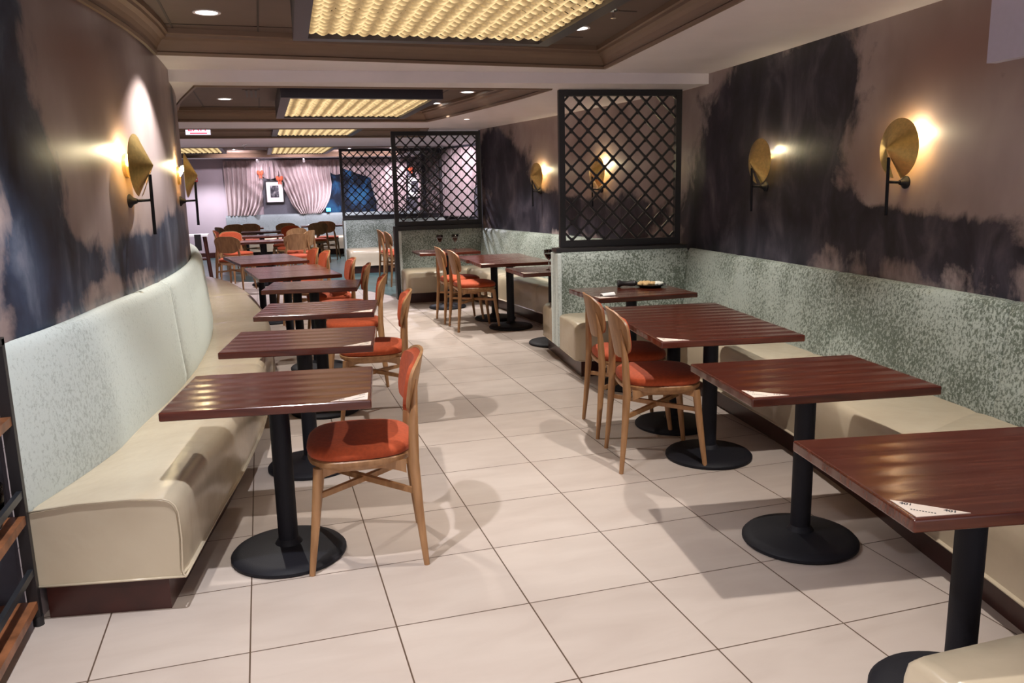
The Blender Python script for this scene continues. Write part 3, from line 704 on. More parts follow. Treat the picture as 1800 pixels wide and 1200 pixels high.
lattice('lattice_screen', 'farthest black lattice screen, split by a thin middle post', 1.58, 13.32, 1.90, .962, ZB-.02, .05, .148, .152, 0, 1.0)

# ------------------------------------------------------------------ tables
def table():
    t = thing('pedestal_table', '', 'table'); w, d, z = .375, .30, .71
    bm = bmesh.new(); box(bm, -w, w, -d, d, z-.034, z); finish('tabletop', bm, 'top', t, bevel=.006)
    bm = bmesh.new(); lathe(bm, [(.040, .03), (.040, z-.05)], 24); finish('column', bm, 'iron', t, smooth='auto')
    bm = bmesh.new(); box(bm, -.16, .16, -.02, .02, z-.052, z-.035); box(bm, -.02, .02, -.16, .16, z-.052, z-.035); finish('support_plate', bm, 'iron', t)
    bm = bmesh.new(); lathe(bm, [(0, 0), (.226, 0), (.232, .006), (.232, .016), (.222, .027), (.19, .034), (.10, .045), (.055, .052), (.046, .066), (.037, .075), (0, .075)], 48); finish('base', bm, 'iron', t, smooth='auto')
    return t
T0 = table(); used = [False]
def put_table(x, y, deg, lbl, group):
    rz = math.radians(deg)
    if not used[0]:
        used[0] = True; T0.location = (x, y, 0); T0.rotation_euler = (0, 0, rz); T0['label'] = lbl; T0['group'] = group; return T0
    return dup(T0, (x, y, 0), rz, lbl, group)
GL = 'mahogany tables along the curved bench'
LT = [(.150, 1.20, -8, 'mahogany table nearest the camera on the left, glossy, with a card on its right corner'),
      (.305, 2.28, -9, 'second mahogany table from the front along the curved bench'),
      (.465, 3.42, -10, 'third mahogany table along the curved bench, card on its right corner'),
      (.515, 4.83, -10, 'fourth mahogany table along the curved bench, bright reflections on it'),
      (.415, 5.85, 7, 'fifth table along the curved bench, front one of a pushed-together pair'),
      (.340, 6.46, 7, 'sixth table along the curved bench, rear one of the first pushed-together pair'),
      (.20, 7.58, 11, 'seventh table along the curved bench, front one of the far pair'),
      (.085, 8.19, 11, 'eighth table along the curved bench, rear one of the far pair')]
for a in LT: put_table(*a, GL)
GR = 'mahogany tables along the right wall bench'
RT = [(1.93, -.46, -10, 'dark mahogany table at the right frame edge with a triangular 401 card'),
      (2.185, .60, -8, 'mahogany table second from the front on the right, bare but for its corner card'),
      (2.385, 1.67, -9, 'front table of the pushed-together pair on the right, two chairs at it'),
      (2.485, 2.265, -9, 'rear table of the pushed-together pair on the right'),
      (2.68, 3.28, -1, 'mahogany table in the corner holding the plate of food and folded napkin')]
for a in RT: put_table(*a, GR)
GB = 'dark tables in the bay beyond the near screen'
BT = [(2.60, 6.08, -2, 'dark table in the second bay with the two oak chairs, front one of its pair'),
      (2.60, 6.69, -2, 'dark table in the second bay, rear one of its pair'),
      (2.30, 7.82, -1, 'dark table in the second bay holding two wine glasses'),
      (2.71, 5.06, -1, 'dark table just behind the near divider with one wine glass')]
for a in BT: put_table(*a, GB)
GF = 'tables in the far part of the room'
FT = [(.15, 11.6, 0, 'far table nearest of the three in the middle of the back room'),
      (.13, 13.3, 0, 'far table second of the three in the middle of the back room'),
      (.12, 15.0, 0, 'far table last of the three in the middle of the back room'),
      (-.20, 17.0, 0, 'table against the far bench at left under the framed picture'),
      (1.35, 17.0, 0, 'table against the far bench at centre under the curtains'),
      (2.1, 17.0, 0, 'table against the far bench at right beside the third lattice screen'),
      (2.62, 10.9, 0, 'table in the third bay, mostly hidden behind the second divider')]
for a in FT: put_table(*a, GF)

# ------------------------------------------------------------------ chairs
def chair():
    t = thing('dining_chair', '', 'chair')                 # front is +Y
    zs = .455
    legs = []
    for s in (-1, 1):   # front legs
        bm = bmesh.new(); tube(bm, [(s*.205, .215, 0), (s*.19, .19, .2), (s*.175, .165, zs-.03)], [.0115, .017, .021], 14); finish('leg', bm, 'oak', t, smooth='auto')
    for s in (-1, 1):   # rear legs rise into the back posts
        bm = bmesh.new(); tube(bm, [(s*.213, -.232, 0), (s*.203, -.213, .22), (s*.194, -.200, zs-.03), (s*.180, -.206, .58), (s*.163, -.216, .68), (s*.150, -.226, .745)], [.0115, .0175, .0215, .0185, .0125, .005], 14)
        finish('leg', bm, 'oak', t, smooth='auto')
    # seat frame: rounded plan with thin apron
    def outline(rx, ry, n=44, p=3.0):
        o = []
        for k in range(n):
            a = 2*PI*k/n; c, s = math.cos(a), math.sin(a)
            x = rx*abs(c)**(2/p)*(1 if c >= 0 else -1); y = ry*abs(s)**(2/p)*(1 if s >= 0 else -1)
            o.append((x*(1+.05*y/ry), y))
        return o
    o1 = outline(.222, .212); bm = bmesh.new()
    secs = []
    for sc, z in ((.80, zs-.052), (.84, zs-.045), (.985, zs-.024), (1.0, zs-.016), (1.0, zs-.004), (.98, zs)):
        secs.append([(x*sc, y*sc, z) for x, y in o1])
    loft(bm, secs); finish('seat_frame', bm, 'oak', t, smooth='auto')
    bm = bmesh.new(); secs = []
    for sc, z in ((.95, zs), (.985, zs+.006), (1.0, zs+.020), (.985, zs+.034), (.93, zs+.044), (.80, zs+.050), (.45, zs+.053), (.12, zs+.054)):
        secs.append([(x*sc, y*sc+.002, z-.010*max(0, y/.21)*(.99-sc)*0) for x, y in o1])
    loft(bm, secs); finish('seat', bm, 'pad', t, smooth=True)
    for s in (-1, 1):   # side aprons, deep at the legs and arched between
        bm = bmesh.new(); rings = []
        for k in range(13):
            q = -1+2*k/12; y = -.005+q*.165; x = s*(.182-.004*q); dz = .022+.030*abs(q)**2.5
            rings.append([(x-.008, y, zs-.02), (x+.008, y, zs-.02), (x+.008, y, zs-.02-dz), (x-.008, y, zs-.02-dz)])
        loft(bm, rings); finish('apron', bm, 'oak', t)
    # crossed stretchers
    for s in (-1, 1):
        bm = bmesh.new(); z = .315
        a = Vector((s*.185, .180, z)); b = Vector((-s*.198, -.198, z-.01)); d = (b-a).normalized(); n = Vector((-d.y, d.x, 0))
        rings = []
        for q, wd in ((0, .006), (.5, .012), (1, .006)):
            c = a.lerp(b, q)+Vector((0, 0, s*.003)); rings.append([c+n*wd+Vector((0, 0, .011)), c-n*wd+Vector((0, 0, .011)), c-n*wd-Vector((0, 0, .011)), c+n*wd-Vector((0, 0, .011))])
        loft(bm, rings); finish('stretcher', bm, 'oak', t)
    # curved plywood back, narrower below, with upholstered front pad
    def backpanel(th0, th1, grow, zlo, zhi):
        nu, nv = 18, 12; F, B = [], []
        bm = bmesh.new()
        def P(u, v, dpt):
            # superellipse boundary mapping of a square grid
            x = u; z = v
            rx = (.216-.028*(1-(v+1)/2)*1.0)*grow
            k = (1-abs(v)**4.0*.30)
            ez = (zhi-zlo)/2*grow*(1-abs(u)**4.0*.17)
            X = x*rx*k; Z = (zlo+zhi)/2+z*ez
            lean = -.212-.20*(Z-.58); curve = .050*(X/.21)**2
            return Vector((X, lean+curve+dpt-.0, Z))
        for j in range(nv+1):
            v = -1+2*j/nv; F.append([bm.verts.new(P(-1+2*i/nu, v, th1*(1 if 0 < j < nv and 0 < i < nu else .0) if th1 > .008 else th1)) for i in range(nu+1) for u in [0]]) 
            B.append([bm.verts.new(P(-1+2*i/nu, v, th0)) for i in range(nu+1)])
        for j in range(nv):
            for i in range(nu):
                bm.faces.new((F[j][i], F[j][i+1], F[j+1][i+1], F[j+1][i])); bm.faces.new((B[j][i], B[j+1][i], B[j+1][i+1], B[j][i+1]))
        for i in range(nu):
            bm.faces.new((F[0][i], B[0][i], B[0][i+1], F[0][i+1])); bm.faces.new((F[nv][i], F[nv][i+1], B[nv][i+1], B[nv][i]))
        for j in range(nv):
            bm.faces.new((F[j][0], F[j+1][0], B[j+1][0], B[j][0])); bm.faces.new((F[j][nu], B[j][nu], B[j+1][nu], F[j+1][nu]))
        return bm
    bk = finish('backrest', backpanel(-.006, .006, 1.0, .585, .838), 'oak', t, smooth='auto')
    finish('back_pad', backpanel(.0062, .028, .955, .588, .835), 'pad', bk, smooth='auto')
    return t
CH = chair(); cu = [False]
def put_chair(x, y, deg, lbl, group):
    rz = math.radians(deg)
    if not cu[0]:
        cu[0] = True; CH.location = (x, y, 0); CH.rotation_euler = (0, 0, rz); CH['label'] = lbl; CH['group'] = group; return
    dup(CH, (x, y, 0), rz, lbl, group)
G1 = 'oak and orange chairs facing the curved bench'
put_chair(.462, 1.145, 84, 'oak chair with orange seat at the front left table, nearest the camera', G1)
put_chair(0.770, 3.12, 82, 'orange chair at the third table along the curved bench, second from the front', G1)
put_chair(0.765, 4.17, 82, 'orange chair with its back toward the aisle, third from the front on the left', G1)
put_chair(0.775, 5.20, 84, 'orange chair fourth from the front on the left, front one of two overlapping', G1)
put_chair(0.715, 5.86, 92, 'orange chair fifth from the front on the left, rear one of two overlapping', G1)
put_chair(0.56, 6.98, 98, 'orange chair sixth on the left, front one of the farthest overlapping two', G1)
put_chair(0.47, 7.48, 100, 'orange chair seventh on the left, beside the farthest pushed-together tables', G1)
G2 = 'oak chairs facing the right wall bench'
put_chair(2.10, 1.74, -103, 'oak chair with orange seat on the right, nearest of the two', G2)
put_chair(2.21, 2.335, -101, 'oak chair with orange seat on the right, behind the nearest one', G2)
G3 = 'oak chairs in the second bay'
put_chair(2.24, 6.21, -90, 'oak chair in the second bay, front one of two', G3)
put_chair(2.22, 6.78, -90, 'oak chair in the second bay, rear one of two', G3)
G4 = 'oak chairs in the third bay'
put_chair(2.20, 10.55, -88, 'oak chair beside the second divider, partly hidden, front one', G4)
put_chair(2.18, 11.20, -88, 'oak chair beside the second divider, partly hidden, rear one', G4)
G5 = 'chairs around the far tables'
for a in [(-.29, 11.0, -25, 'far chair with its wooden back to the camera, left of the first far table'),
          (.60, 11.1, 12, 'far chair with its wooden back to the camera, right of the first far table'),
          (.70, 12.0, 60, 'far chair just behind another at the right of the first far table'),
          (-.28, 12.3, -150, 'far chair whose orange back pad faces the camera at left'),
          (-.42, 13.1, -95, 'far chair side-on at the left of the second far table'),
          (.62, 13.1, 30, 'far chair with wooden back at the right of the second far table'),
          (.56, 14.0, 150, 'far chair with orange back pad showing at the right, farther back'),
          (-.45, 14.6, -60, 'far chair at the left of the last far table'),
          (-.45, 16.0, 10, 'dark backed chair at the far left below the picture'),
          (-.10, 16.05, 0, 'dark backed chair beside the far left one below the picture'),
          (.58, 15.8, 10, 'far chair with wooden back at the right of the last far table'),
          (1.20, 15.4, 12, 'far chair in front of the back bench, left one of two side by side'),
          (1.50, 16.1, -14, 'far chair in front of the back bench, right one of two side by side')]:
    put_chair(*a, G5)

# ------------------------------------------------------------------ table cards
def text_mesh(txt, size, loc, rz, parent, m='ink', name='lettering'):
    cu_ = bpy.data.curves.new('t', 'FONT'); cu_.body = txt; cu_.size = size; cu_.align_x = 'CENTER'; cu_.align_y = 'CENTER'; cu_.extrude = .0002; cu_.offset = .0006 if size < .05 else 0
    o = bpy.data.objects.new('t', cu_); COL.objects.link(o); dg = bpy.context.evaluated_depsgraph_get()
    me = bpy.data.meshes.new_from_object(o.evaluated_get(dg)); bpy.data.objects.remove(o)
    me.materials.clear(); me.materials.append(M[m]); n = bpy.data.objects.new(name, me); COL.objects.link(n); n.parent = parent; n.location = loc; n.rotation_euler = (0, 0, rz)
    return n
def card(tx, ty, deg, sx, lbl, num=None, g=None, a=.105, b=.135):
    """right-angled triangle card lying in the front corner of a table top (sx -1 left corner, +1 right corner)"""
    r = math.radians(deg); M2 = Matrix.Rotation(r, 4, 'Z')
    c = M2 @ Vector((sx*.362, -.287, 0)); t = thing('table_card', lbl, 'card', (tx+c.x, ty+c.y, .7102), r, g)
    bm = bmesh.new(); q = [(0, 0), (-sx*b, 0), (0, a)]
    lo = [bm.verts.new((x, y, 0)) for x, y in q]; hi = [bm.verts.new((x, y, .0012)) for x, y in q]
    bm.faces.new(lo); bm.faces.new(hi)
    for k in range(3): bm.faces.new((lo[k], lo[(k+1) % 3], hi[(k+1) % 3], hi[k]))
    root = t; t = finish('card_stock', bm, 'card', t)
    ang = math.atan2(a, b)*(-sx)*-1 if sx > 0 else -math.atan2(a, b)
    ang = math.atan2(a, b) if sx > 0 else -math.atan2(a, b)
    hyp = Vector((-sx*b, 0)); e = Vector((0, a)); mid = (hyp+e)/2; nrm = (Vector((0, 0))-mid).normalized()
    d = (e-hyp).normalized()*(1 if sx > 0 else -1)
    for s in (-1, 1):
        p = mid+d*s*.047+nrm*.011
        if num: text_mesh(num, .019, (p.x, p.y, .0013), math.atan2(d.y, d.x), t)
        else:
            bm = bmesh.new(); mt = Matrix.Translation((p.x, p.y, .0013)) @ Matrix.Rotation(math.atan2(d.y, d.x), 4, 'Z')
            for k in (-1, 0, 1): box(bm, k*.009-.003, k*.009+.003, -.003, .003, 0, .0003, mtx=mt)
            finish('printed_marks', bm, 'ink', t)
    bm = bmesh.new(); p = mid+nrm*.042; mt = Matrix.Translation((p.x, p.y, .0013)) @ Matrix.Rotation(math.atan2(d.y, d.x), 4, 'Z')
    for k in range(-4, 5): box(bm, k*.0062-.002, k*.0062+.002, -.0022, .0022, 0, .0003, mtx=mt)
    finish('printed_marks', bm, 'ink', t)
    return root
GC = 'triangular cards on table corners'
card(*RT[0][:3], -1, 'triangular cream card printed 401 on the table at the right frame edge', '401', GC)
card(*RT[1][:3], -1, 'triangular cream card on the second table from the front on the right', None, GC)
card(*RT[2][:3], -1, 'triangular cream card on the paired tables with chairs on the right', None, GC)
card(*RT[4][:3], -1, 'triangular cream card under the folded napkin on the corner table', None, GC)
card(*LT[0][:3], 1, 'triangular cream card on the front left table beside the orange chair', None, GC)
card(*LT[1][:3], 1, 'triangular cream card on the second table along the curved bench', None, GC)
card(*LT[2][:3], 1, 'triangular cream card on the third table along the curved bench', None, GC)
card(*BT[0][:3], -1, 'triangular cream card on the second bay table by the two chairs', None, GC)
card(*BT[2][:3], -1, 'triangular cream card on the second bay table with two wine glasses', None, GC)
card(*BT[3][:3], -1, 'triangular cream card on the table just behind the near divider', None, GC)

# ------------------------------------------------------------------ things on tables
def wine_glass(x, y, lbl, first=None):
    if first: return dup(first, (x, y, .7105), 0, lbl)
    t = thing('wine_glass', lbl, 'glass', (x, y, .7105), 0, 'stemmed glasses of dark wine')
    bm = bmesh.new(); lathe(bm, [(0, .003), (.034, .0), (.034, .002), (.006, .006), (.0035, .02), (.0035, .085), (.008, .092), (.030, .115), (.044, .150), (.043, .185), (.0415, .185), (.0425, .150), (.028, .117), (.005, .095), (0, .094)], 28); gb = finish('glass_bowl', bm, 'glass', t, smooth=True)
    bm = bmesh.new(); lathe(bm, [(0, .096), (.006, .097), (.027, .1175), (.0405, .149), (0, .149)], 28); finish('wine', bm, 'wine', gb, smooth='auto')
    return t
g0 = wine_glass(2.27, 8.02, 'left one of the two wine glasses on the second bay table')
wine_glass(2.47, 8.02, 'right one of the two wine glasses on the second bay table', g0)
wine_glass(2.655, 5.0, 'wine glass by itself at the edge of the near divider', g0)
t = thing('tea_light', 'small glowing candle beside the single wine glass', 'candle', (2.665, 4.92, .7105))
bm = bmesh.new(); lathe(bm, [(0, 0), (.024, 0), (.027, .03), (.024, .03), (.022, .008), (0, .008)], 20); finish('holder', bm, 'paper', t, smooth='auto')
bm = bmesh.new(); lathe(bm, [(0, .009), (.018, .009), (.018, .022), (0, .022)], 16); finish('wax', bm, 'food', t, smooth='auto')
# plate of food with pepper mill lying behind
px, py = 2.90, 3.42
t = thing('dinner_plate', 'black plate with fritters and white cheese on the corner table', 'plate', (px, py, .7103))
bm = bmesh.new(); lathe(bm, [(0, 0), (.075, 0), (.105, .014), (.122, .02), (.122, .023), (.100, .018), (.072, .006), (0, .006)], 40); finish('dish', bm, 'plate', t, smooth='auto')
FL = ['leftmost of all', 'front left', 'back middle', 'centre of the heap', 'back right of the golden ones', 'front right of the golden ones', 'back left']
CL = ['left of centre among the white ones', 'front centre', 'second from the right', 'back left of the white ones', 'rightmost of all', 'front right', 'nearest the golden pieces', 'back right']
def nug(name, x, y, z, r, m, lbl):
    bm = bmesh.new(); bmesh.ops.create_icosphere(bm, subdivisions=2, radius=r)
    sd = Vector((x*90, y*90, 0))
    for v in bm.verts: v.co *= 1+.22*noise.noise(v.co*60+sd); v.co.z *= .75
    o = finish(name, bm, m, smooth=True); o.location = (px+x, py+y, .7103+z); return tag(o, lbl, 'food', 'pieces of food on the black plate')
for i, (x, y) in enumerate([(-.07, .01), (-.045, -.03), (-.03, .03), (-.015, -.005), (.0, .035), (.012, -.02), (-.05, .045)]):
    nug('fritter', x*1.05, y, .026, .025, 'food', 'golden fried piece on the black plate, '+FL[i])
for i, (x, y) in enumerate([(.05, .01), (.06, -.02), (.075, .015), (.045, .035), (.08, -.008), (.055, -.04), (.03, -.035), (.068, .035)]):
    nug('cheese_cube', x*1.1, y, .024, .017, 'cheese', 'white crumbly piece on the black plate, '+CL[i])
t = thing('pepper_mill', 'black pepper mill lying beside the plate of food', 'pepper mill', (2.735, 3.49, .737))
mt = Matrix.Rotation(-.25, 4, 'Z') @ Matrix.Rotation(PI/2, 4, 'Y')
bm = bmesh.new(); lathe(bm, [(0, -.065), (.026, -.065), (.027, -.05), (.018, -.03), (.016, .0), (.02, .03), (.022, .05), (0, .05)], 20, mtx=mt); finish('body', bm, 'black', t, smooth='auto')
bm = bmesh.new(); lathe(bm, [(0, .052), (.019, .052), (.022, .066), (.012, .08), (0, .083)], 20, mtx=mt); finish('cap', bm, 'black', t, smooth='auto')
bm = bmesh.new()
for i in range(7):
    pass
secs = []
for k in range(9):
    a = PI*k/8; secs.append([(-.048+.001*k, .03*math.cos(a), .003+.014*math.sin(a)), (.045, .03*math.cos(a)*.9, .003+.020*math.sin(a)), (.045, .028*math.cos(a)*.9, .001+.018*math.sin(a)), (-.048, .028*math.cos(a), .001+.012*math.sin(a))])
loft(bm, secs); o = finish('folded_napkin', bm, 'paper', smooth='auto'); o.location = (2.415, 3.10, .712); tag(o, 'folded white napkin on the left corner of the table with the food', 'napkin')
# stacked plates and small things on far tables
for k in range(3):
    bm = bmesh.new(); lathe(bm, [(0, 0), (.07, 0), (.10, .014), (.10, .018), (.066, .006), (0, .006)], 24); o = finish('plate', bm, 'paper', smooth='auto')
    o.location = (1.20+.17*k, 16.9, .7105); tag(o, ('left', 'middle', 'right')[k]+' one of three white plates on the far table under the curtains', 'plate', 'white plates on the far table')
bm = bmesh.new(); lathe(bm, [(0, 0), (.05, 0), (.065, .03), (.055, .085), (.035, .1), (0, .105)], 20); o = finish('sugar_bowl', bm, 'paper', smooth='auto'); o.location = (2.42, 10.85, .7105); tag(o, 'white lidded bowl on the table in the third bay', 'bowl')

# ------------------------------------------------------------------ back wall: curtains, picture, night window
XC = lambda u: (u-438.4)/78.1
ZC = lambda v: .97+(378-v)/78.1
bm = bmesh.new(); box(bm, XC(455), XC(560), YB-.005, YB+.02, .9, 2.22); finish('wall_back', bm, 'slate', kind='structure')
bm = bmesh.new(); box(bm, XC(565), XC(660), YB-.02, YB+.01, .9, 2.15); finish('window_1', bm, 'window', kind='structure')
bm = bmesh.new(); box(bm, XC(700), XC(785), YB-.02, YB+.01, .9, 2.15); finish('wall_back', bm, 'slate', kind='structure')
def lerp_tab(tab, z):
    for (z0, x0), (z1, x1) in zip(tab[:-1], tab[1:]):
        if z0 <= z <= z1: return x0+(x1-x0)*(z-z0)/(z1-z0)
    return tab[0][1] if z < tab[0][0] else tab[-1][1]
def drape(name, lbl, left, right, z0, z1, plan, pleat=.11, amp=.048, swag=0, group='pleated satin curtains', botf=None, m='curtain'):
    """left/right: tables (z, s) of the two edges; plan(s) gives (x, y, nx, ny)"""
    smax = max(b for a, b in right); smin = min(b for a, b in left)
    nu = max(16, int((smax-smin)/.016)); nv = 44; bm = bmesh.new(); V = []
    for j in range(nv+1):
        z = z0+(z1-z0)*j/nv; row = []; l, r = lerp_tab(left, z), lerp_tab(right, z)
        for i in range(nu+1):
            u = i/nu; s = l+(r-l)*u; top = smin+(smax-smin)*u
            ph = 2*PI*(top/pleat); hd = (z1-z)/(z1-z0)
            a = amp*(.55+.6*min(1, hd*2)); dz = 0
            d = a*math.sin(ph+.5*math.sin(top*7))+.012*math.sin(2.3*ph+1)
            if hd < .09: d *= .5; d += .012*math.sin(ph*2)
            e = min(1, abs(swag))*(u if swag > 0 else 1-u)
            d += e*e*.05*math.sin(18*(z+(.9*u if swag > 0 else -.9*u)))*(1 if z < z1-.5 else 0)*1.0
            x, y, nx, ny = plan(s)
            zz = z if botf is None else z1-(z1-z)*(botf(u))
            row.append(bm.verts.new((x+nx*(.07+d), y+ny*(.07+d), zz)))
        V.append(row)
    for j in range(nv):
        for i in range(nu): bm.faces.new((V[j][i], V[j][i+1], V[j+1][i+1], V[j+1][i]))
    me = finish(name, bm, m, smooth=True); md = me.modifiers.new('s', 'SOLIDIFY'); md.thickness = .004
    return tag(me, lbl, 'curtain', group)
planB = lambda s: (s, YB, 0, -1)
X7 = lambda c: XC(380+c/7.5)
Z7 = lambda c: ZC(270+c/7.5)
ZT = 2.20
drape('curtain', 'left panel of the far curtains, pulled back beside the framed picture', [(0, X7(105)), (3, X7(70))],
      [(.94, X7(450)), (Z7(700), X7(530)), (Z7(600), X7(562)), (Z7(450), X7(578)), (Z7(330), X7(585)), (Z7(250), X7(590)), (Z7(160), X7(600)), (2.25, X7(610))], .945, ZT, planB, swag=1)
drape('curtain', 'centre panel of the far curtains, gathered at both sides', [(.94, X7(1040)), (Z7(700), X7(945)), (Z7(600), X7(903)), (Z7(500), X7(858)), (Z7(400), X7(828)), (Z7(300), X7(775)), (Z7(160), X7(740)), (2.25, X7(730))],
      [(.94, X7(1310)), (Z7(740), X7(1390)), (Z7(650), X7(1440)), (Z7(560), X7(1470)), (Z7(430), X7(1490)), (Z7(300), X7(1480)), (Z7(100), X7(1480)), (2.25, X7(1480))], .945, ZT, planB, swag=-.7)
drape('valance', 'short bright swag above the framed picture between two curtain panels', [(0, X7(560)), (3, X7(560))], [(0, X7(790)), (3, X7(790))], Z7(345), ZT, lambda s: (s, YB+.02, 0, -1), group='short satin valances', botf=lambda u: .72+.28*math.sin(PI*u)**.6)
drape('valance', 'short swag of curtain over the dark window at the far wall', [(0, X7(1485)), (3, X7(1485))], [(0, X7(1650)), (3, X7(1640))], Z7(300), ZT, planB, group='short satin valances', botf=lambda u: .85+.15*math.sin(PI*u))
drape('valance', 'swag hanging over the blue night window behind the third screen', [(0, XC(600)), (3, XC(600))], [(0, XC(654)), (3, XC(654))], ZC(318), ZT, planB, group='short satin valances', botf=lambda u: .45+.55*u)
drape('curtain', 'pale curtain behind the third lattice screen', [(.9, XC(672)), (1.3, XC(658)), (1.6, XC(652)), (2.3, XC(652))], [(0, XC(712)), (1.6, XC(718)), (2.3, XC(722))], .945, ZT, planB, swag=-.5)
drape('curtain', 'pale curtain right of the second picture behind the screens', [(.9, XC(738)), (1.6, XC(742)), (2.3, XC(728))], [(0, XC(800)), (2.3, XC(800))], .945, ZT, planB, swag=-.3)
# side wall beyond the second screen
def plan_side(s):
    a, b = Vector((4.60, 9.6)), Vector((3.58, 13.62)); d = (b-a).normalized(); p = a+d*s; return (p.x, p.y, -abs(d.y), d.x)
drape('curtain', 'bright curtain on the side wall seen through the second screen', [(0, 2.95), (1.3, 2.9), (2.3, 2.6)], [(0, 4.08), (3, 4.08)], .945, ZT, plan_side, swag=0)
drape('curtain', 'curtain at the right edge of the second screen, beside the tilted looking picture', [(0, .6), (3, .5)], [(0, 1.75), (1.4, 1.85), (2.3, 2.3)], .945, ZT, plan_side, swag=.8)
drape('curtain', 'brown shaded curtain at the corner post behind the second screen', [(0, .04), (3, .04)], [(0, .40), (3, .40)], .945, ZT, lambda s: (3.18+s, 13.70, 0, -1), swag=0)
def bow(x, y, z, s, lbl):
    t = thing('curtain_bow', lbl, 'bow', (x, y, z), 0, 'orange bows on the curtains')
    for q in (-1, 1):
        bm = bmesh.new(); bmesh.ops.create_uvsphere(bm, u_segments=12, v_segments=8, radius=.05*s)
        for v in bm.verts: v.co.x = v.co.x*.8+q*.035*s; v.co.z = v.co.z*1.1+abs(v.co.x)*.4; v.co.y *= .45
        finish('loop', bm, 'bow', t, smooth=True)
    bm = bmesh.new(); bmesh.ops.create_uvsphere(bm, u_segments=10, v_segments=8, radius=.02*s); finish('knot', bm, 'bow', t, smooth=True)
    for q in (-1, 1):
        bm = bmesh.new(); box(bm, q*.02*s-.014*s, q*.02*s+.014*s, -.008, .008, -.11*s, -.0); finish('tail', bm, 'bow', t)
bow(X7(552), YB-.15, Z7(265), 1.0, 'orange bow at the upper left of the framed picture')
bow(X7(798), YB-.15, Z7(345), 1.1, 'orange bow at the upper right corner of the framed picture')
bow(XC(727), YB-.15, ZC(302), 1.0, 'orange bow seen through two overlapping lattice screens')
# framed picture
def picture(x, y, z, wd, ht, rz, lbl, seed, wood='black', tilt=0):
    t = thing('framed_picture', lbl, 'picture', (x, y, z), rz)
    bm = bmesh.new(); f = .028
    for a in ((-wd, wd, ht-f, ht), (-wd, wd, -ht, -ht+f), (-wd, -wd+f, -ht+f, ht-f), (wd-f, wd, -ht+f, ht-f)): box(bm, a[0], a[1], -.025, 0, a[2], a[3])
    finish('frame', bm, wood, t)
    bm = bmesh.new(); box(bm, -wd+f, wd-f, -.010, -.002, -ht+f, ht-f); mb = finish('mat_board', bm, 'paper', t)
    m, nt, b = mat('engraving'); n = N(nt, 'ShaderNodeTexNoise', Scale=14.0, Detail=5.0); nt.links.new(coords(nt, 'Object', (1, 1, .7)), n.inputs['Vector'])
    r = ramp(nt, [(.42, (.02, .02, .03)), (.55, (.10, .10, .12)), (.68, (.55, .55, .55))], n.outputs[0]); nt.links.new(r.outputs[0], b.inputs['Base Color'])
    bm = bmesh.new(); box(bm, -wd*.46, wd*.42, -.0125, -.0102, -ht*.50, ht*.55); finish('print', bm, m, mb)
picture((X7(598)+X7(850))/2, YB-.03, (Z7(362)+Z7(665))/2, .215, .26, 0, 'framed black and white print between the far curtains', 1)
picture(XC(735), YB-.03, ZC(335), .20, .26, 0, 'framed print glimpsed through both far lattice screens', 2)
p = plan_side(2.40)
picture(p[0]-.08, p[1]-.02, 1.45, .22, .30, math.atan2(p[3], p[2])+PI/2, 'framed print at the right edge of the second lattice screen', 3, 'shelfwood')
# little blue screen on the far sill
t = thing('small_monitor', 'small glowing blue screen on the sill by the dark window', 'monitor', (XC(570), YB-.10, .965))
bm = bmesh.new(); box(bm, -.06, .06, -.006, .012, .02, .12); finish('casing', bm, 'black', t)
bm = bmesh.new(); box(bm, -.05, .05, -.009, -.0055, .03, .11); finish('display', bm, 'screen', t)
bm = bmesh.new(); box(bm, -.03, .03, -.02, .02, 0, .02); finish('stand', bm, 'black', t)

# exit sign, fire strobe, sprinklers
t = thing('exit_sign', 'white exit sign with red letters hanging under the third coffer', 'sign', (-.53, 9.0, 2.195))
bm = bmesh.new(); box(bm, -.145, .145, -.015, .015, 0, .16); finish('panel', bm, 'exitwhite', t)
o = text_mesh('EXIT', .12, (0, -.0165, .080), 0, t, 'exitred'); o.rotation_euler = (PI/2, 0, 0)
bm = bmesh.new(); box(bm, -.095, .105, -.0175, -.015, .010, .023); finish('red_line', bm, 'exitred', t)
bm = bmesh.new(); tube(bm, [(0, 0, .16), (0, 0, .18)], .01); finish('hanger', bm, 'chrome', t)
t = thing('fire_strobe', 'small red fire alarm strobe on the plain mauve wall', 'alarm', (XC(342), YB-.0, ZC(314)))
bm = bmesh.new(); box(bm, -.06, .06, -.05, 0, -.05, .05); finish('housing', bm, 'red', t, bevel=.006)
bm = bmesh.new(); box(bm, -.045, .045, -.058, -.048, -.012, .012); finish('strobe_lens', bm, 'paper', t)
for x, y, z, lb in ((2.16, 2.44, zc1, 'small round sprinkler rosette beside the nearest woven light'), (-.03, 12.2, ZB, 'small pendant sprinkler under the far soffit')):
    t = thing('sprinkler_head', lb, 'sprinkler', (x, y, z))
    bm = bmesh.new(); lathe(bm, [(0, 0), (.035, 0), (.03, -.008), (.012, -.012), (0, -.012)], 20); finish('rosette', bm, 'chrome', t, smooth='auto')
    bm = bmesh.new(); lathe(bm, [(0, -.012), (.006, -.012), (.006, -.04), (.016, -.042), (.016, -.045), (0, -.045)], 14); finish('deflector', bm, 'chrome', t, smooth='auto')

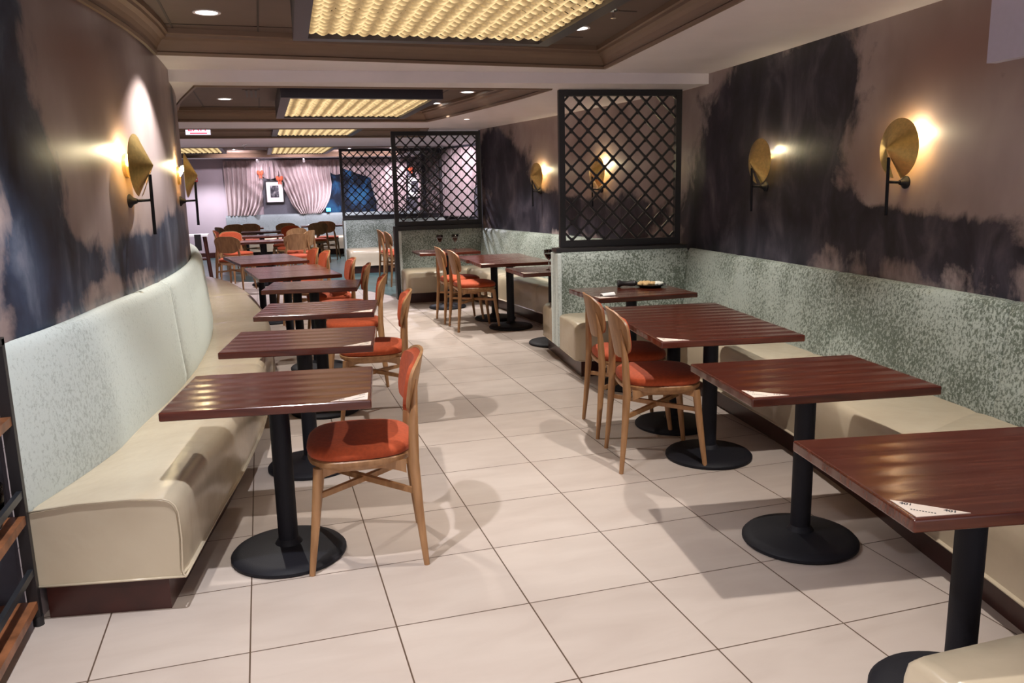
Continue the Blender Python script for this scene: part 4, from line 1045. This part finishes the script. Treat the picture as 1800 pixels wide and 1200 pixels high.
# ------------------------------------------------------------------ shelf unit at the left edge
t = thing('shelving_unit', 'black steel shelf with rustic wooden boards at the left frame edge', 'shelf', (-.700, .955, 0), 0)
def sh(nm, a, m, **k):
    bm = bmesh.new(); box(bm, *a); return finish(nm, bm, m, t, **k)
for y in (-.03, -1.0):
    for x in (0, -.36): sh('post', (x-.035, x, y-.03, y, .03, 1.02), 'black')
for z in (.095, .41, .76):
    sh('shelf_board', (-.36, -.004, -.98, -.055, z-.03, z), 'shelfwood')
for z in (.215, .50, ):
    sh('steel_rail', (-.02, -.003, -.98, -.055, z-.025, z), 'steel'); sh('steel_rail', (-.36, -.345, -.98, -.055, z-.025, z), 'steel')
sh('top_rail', (-.36, 0, -1.02, -.03, 1.0, 1.025), 'black')
for x in (-.0125, -.345):
    for y in (-.045, -1.01):
        bm = bmesh.new(); tube(bm, [(x, y, 0), (x, y, .035)], .018); finish('foot', bm, 'black', t, smooth='auto')
for i, (y, z, lb) in enumerate([(.66, .7605-.35, 'clear wide glass on the middle wooden shelf at the left edge'), (.54, .4105, 'clear wide glass farther left on the middle wooden shelf')]):
    bm = bmesh.new(); lathe(bm, [(0, .004), (.04, 0), (.045, .004), (.060, .06), (.064, .15), (.061, .15), (.057, .06), (.042, .010), (0, .010)], 28)
    o = finish('drinking_glass', bm, 'glass', smooth=True); o.location = (-.79, y+.13, .4105); tag(o, lb, 'glass', 'clear glasses on the shelf')

# ------------------------------------------------------------------ service stand behind the end of the curved wall
t = thing('side_stand', 'dark side stand with pale top behind the end of the left mural', 'stand', (-.92, 12.0, 0))
bm = bmesh.new(); box(bm, -.28, .22, -.2, .2, .80, .83); finish('top', bm, 'paper', t)
for x, y in ((-.24, -.16), (.16, -.16), (-.24, .16), (.16, .16)):
    bm = bmesh.new(); tube(bm, [(x+(.06 if x > 0 else -.02), y, 0), (x, y, .80)], .02, 8); finish('leg', bm, 'kick', t)
bm = bmesh.new(); box(bm, -.25, .18, -.17, .17, .42, .45); finish('shelf', bm, 'kick', t)
bm = bmesh.new(); box(bm, .02, .12, -.215, -.2, .58, .84); finish('hanging_cloth', bm, 'black', t, bevel=.005)
t = thing('folding_easel', 'tall narrow black easel standing just past the left mural', 'easel', (-1.05, 10.3, 0))
bm = bmesh.new(); tube(bm, [(-.05, 0, 0), (.02, 0, .9), (-.02, 0, 1.75)], [.02, .035, .03], 8); finish('mast', bm, 'black', t)
bm = bmesh.new(); tube(bm, [(.22, -.1, 0), (.02, 0, .95)], .015, 8); finish('leg', bm, 'black', t)
bm = bmesh.new(); tube(bm, [(-.22, -.1, 0), (0, 0, .95)], .015, 8); finish('leg', bm, 'black', t)
bm = bmesh.new(); box(bm, -.05, .05, -.03, .0, .9, 1.55); finish('board', bm, 'black', t, bevel=.01)
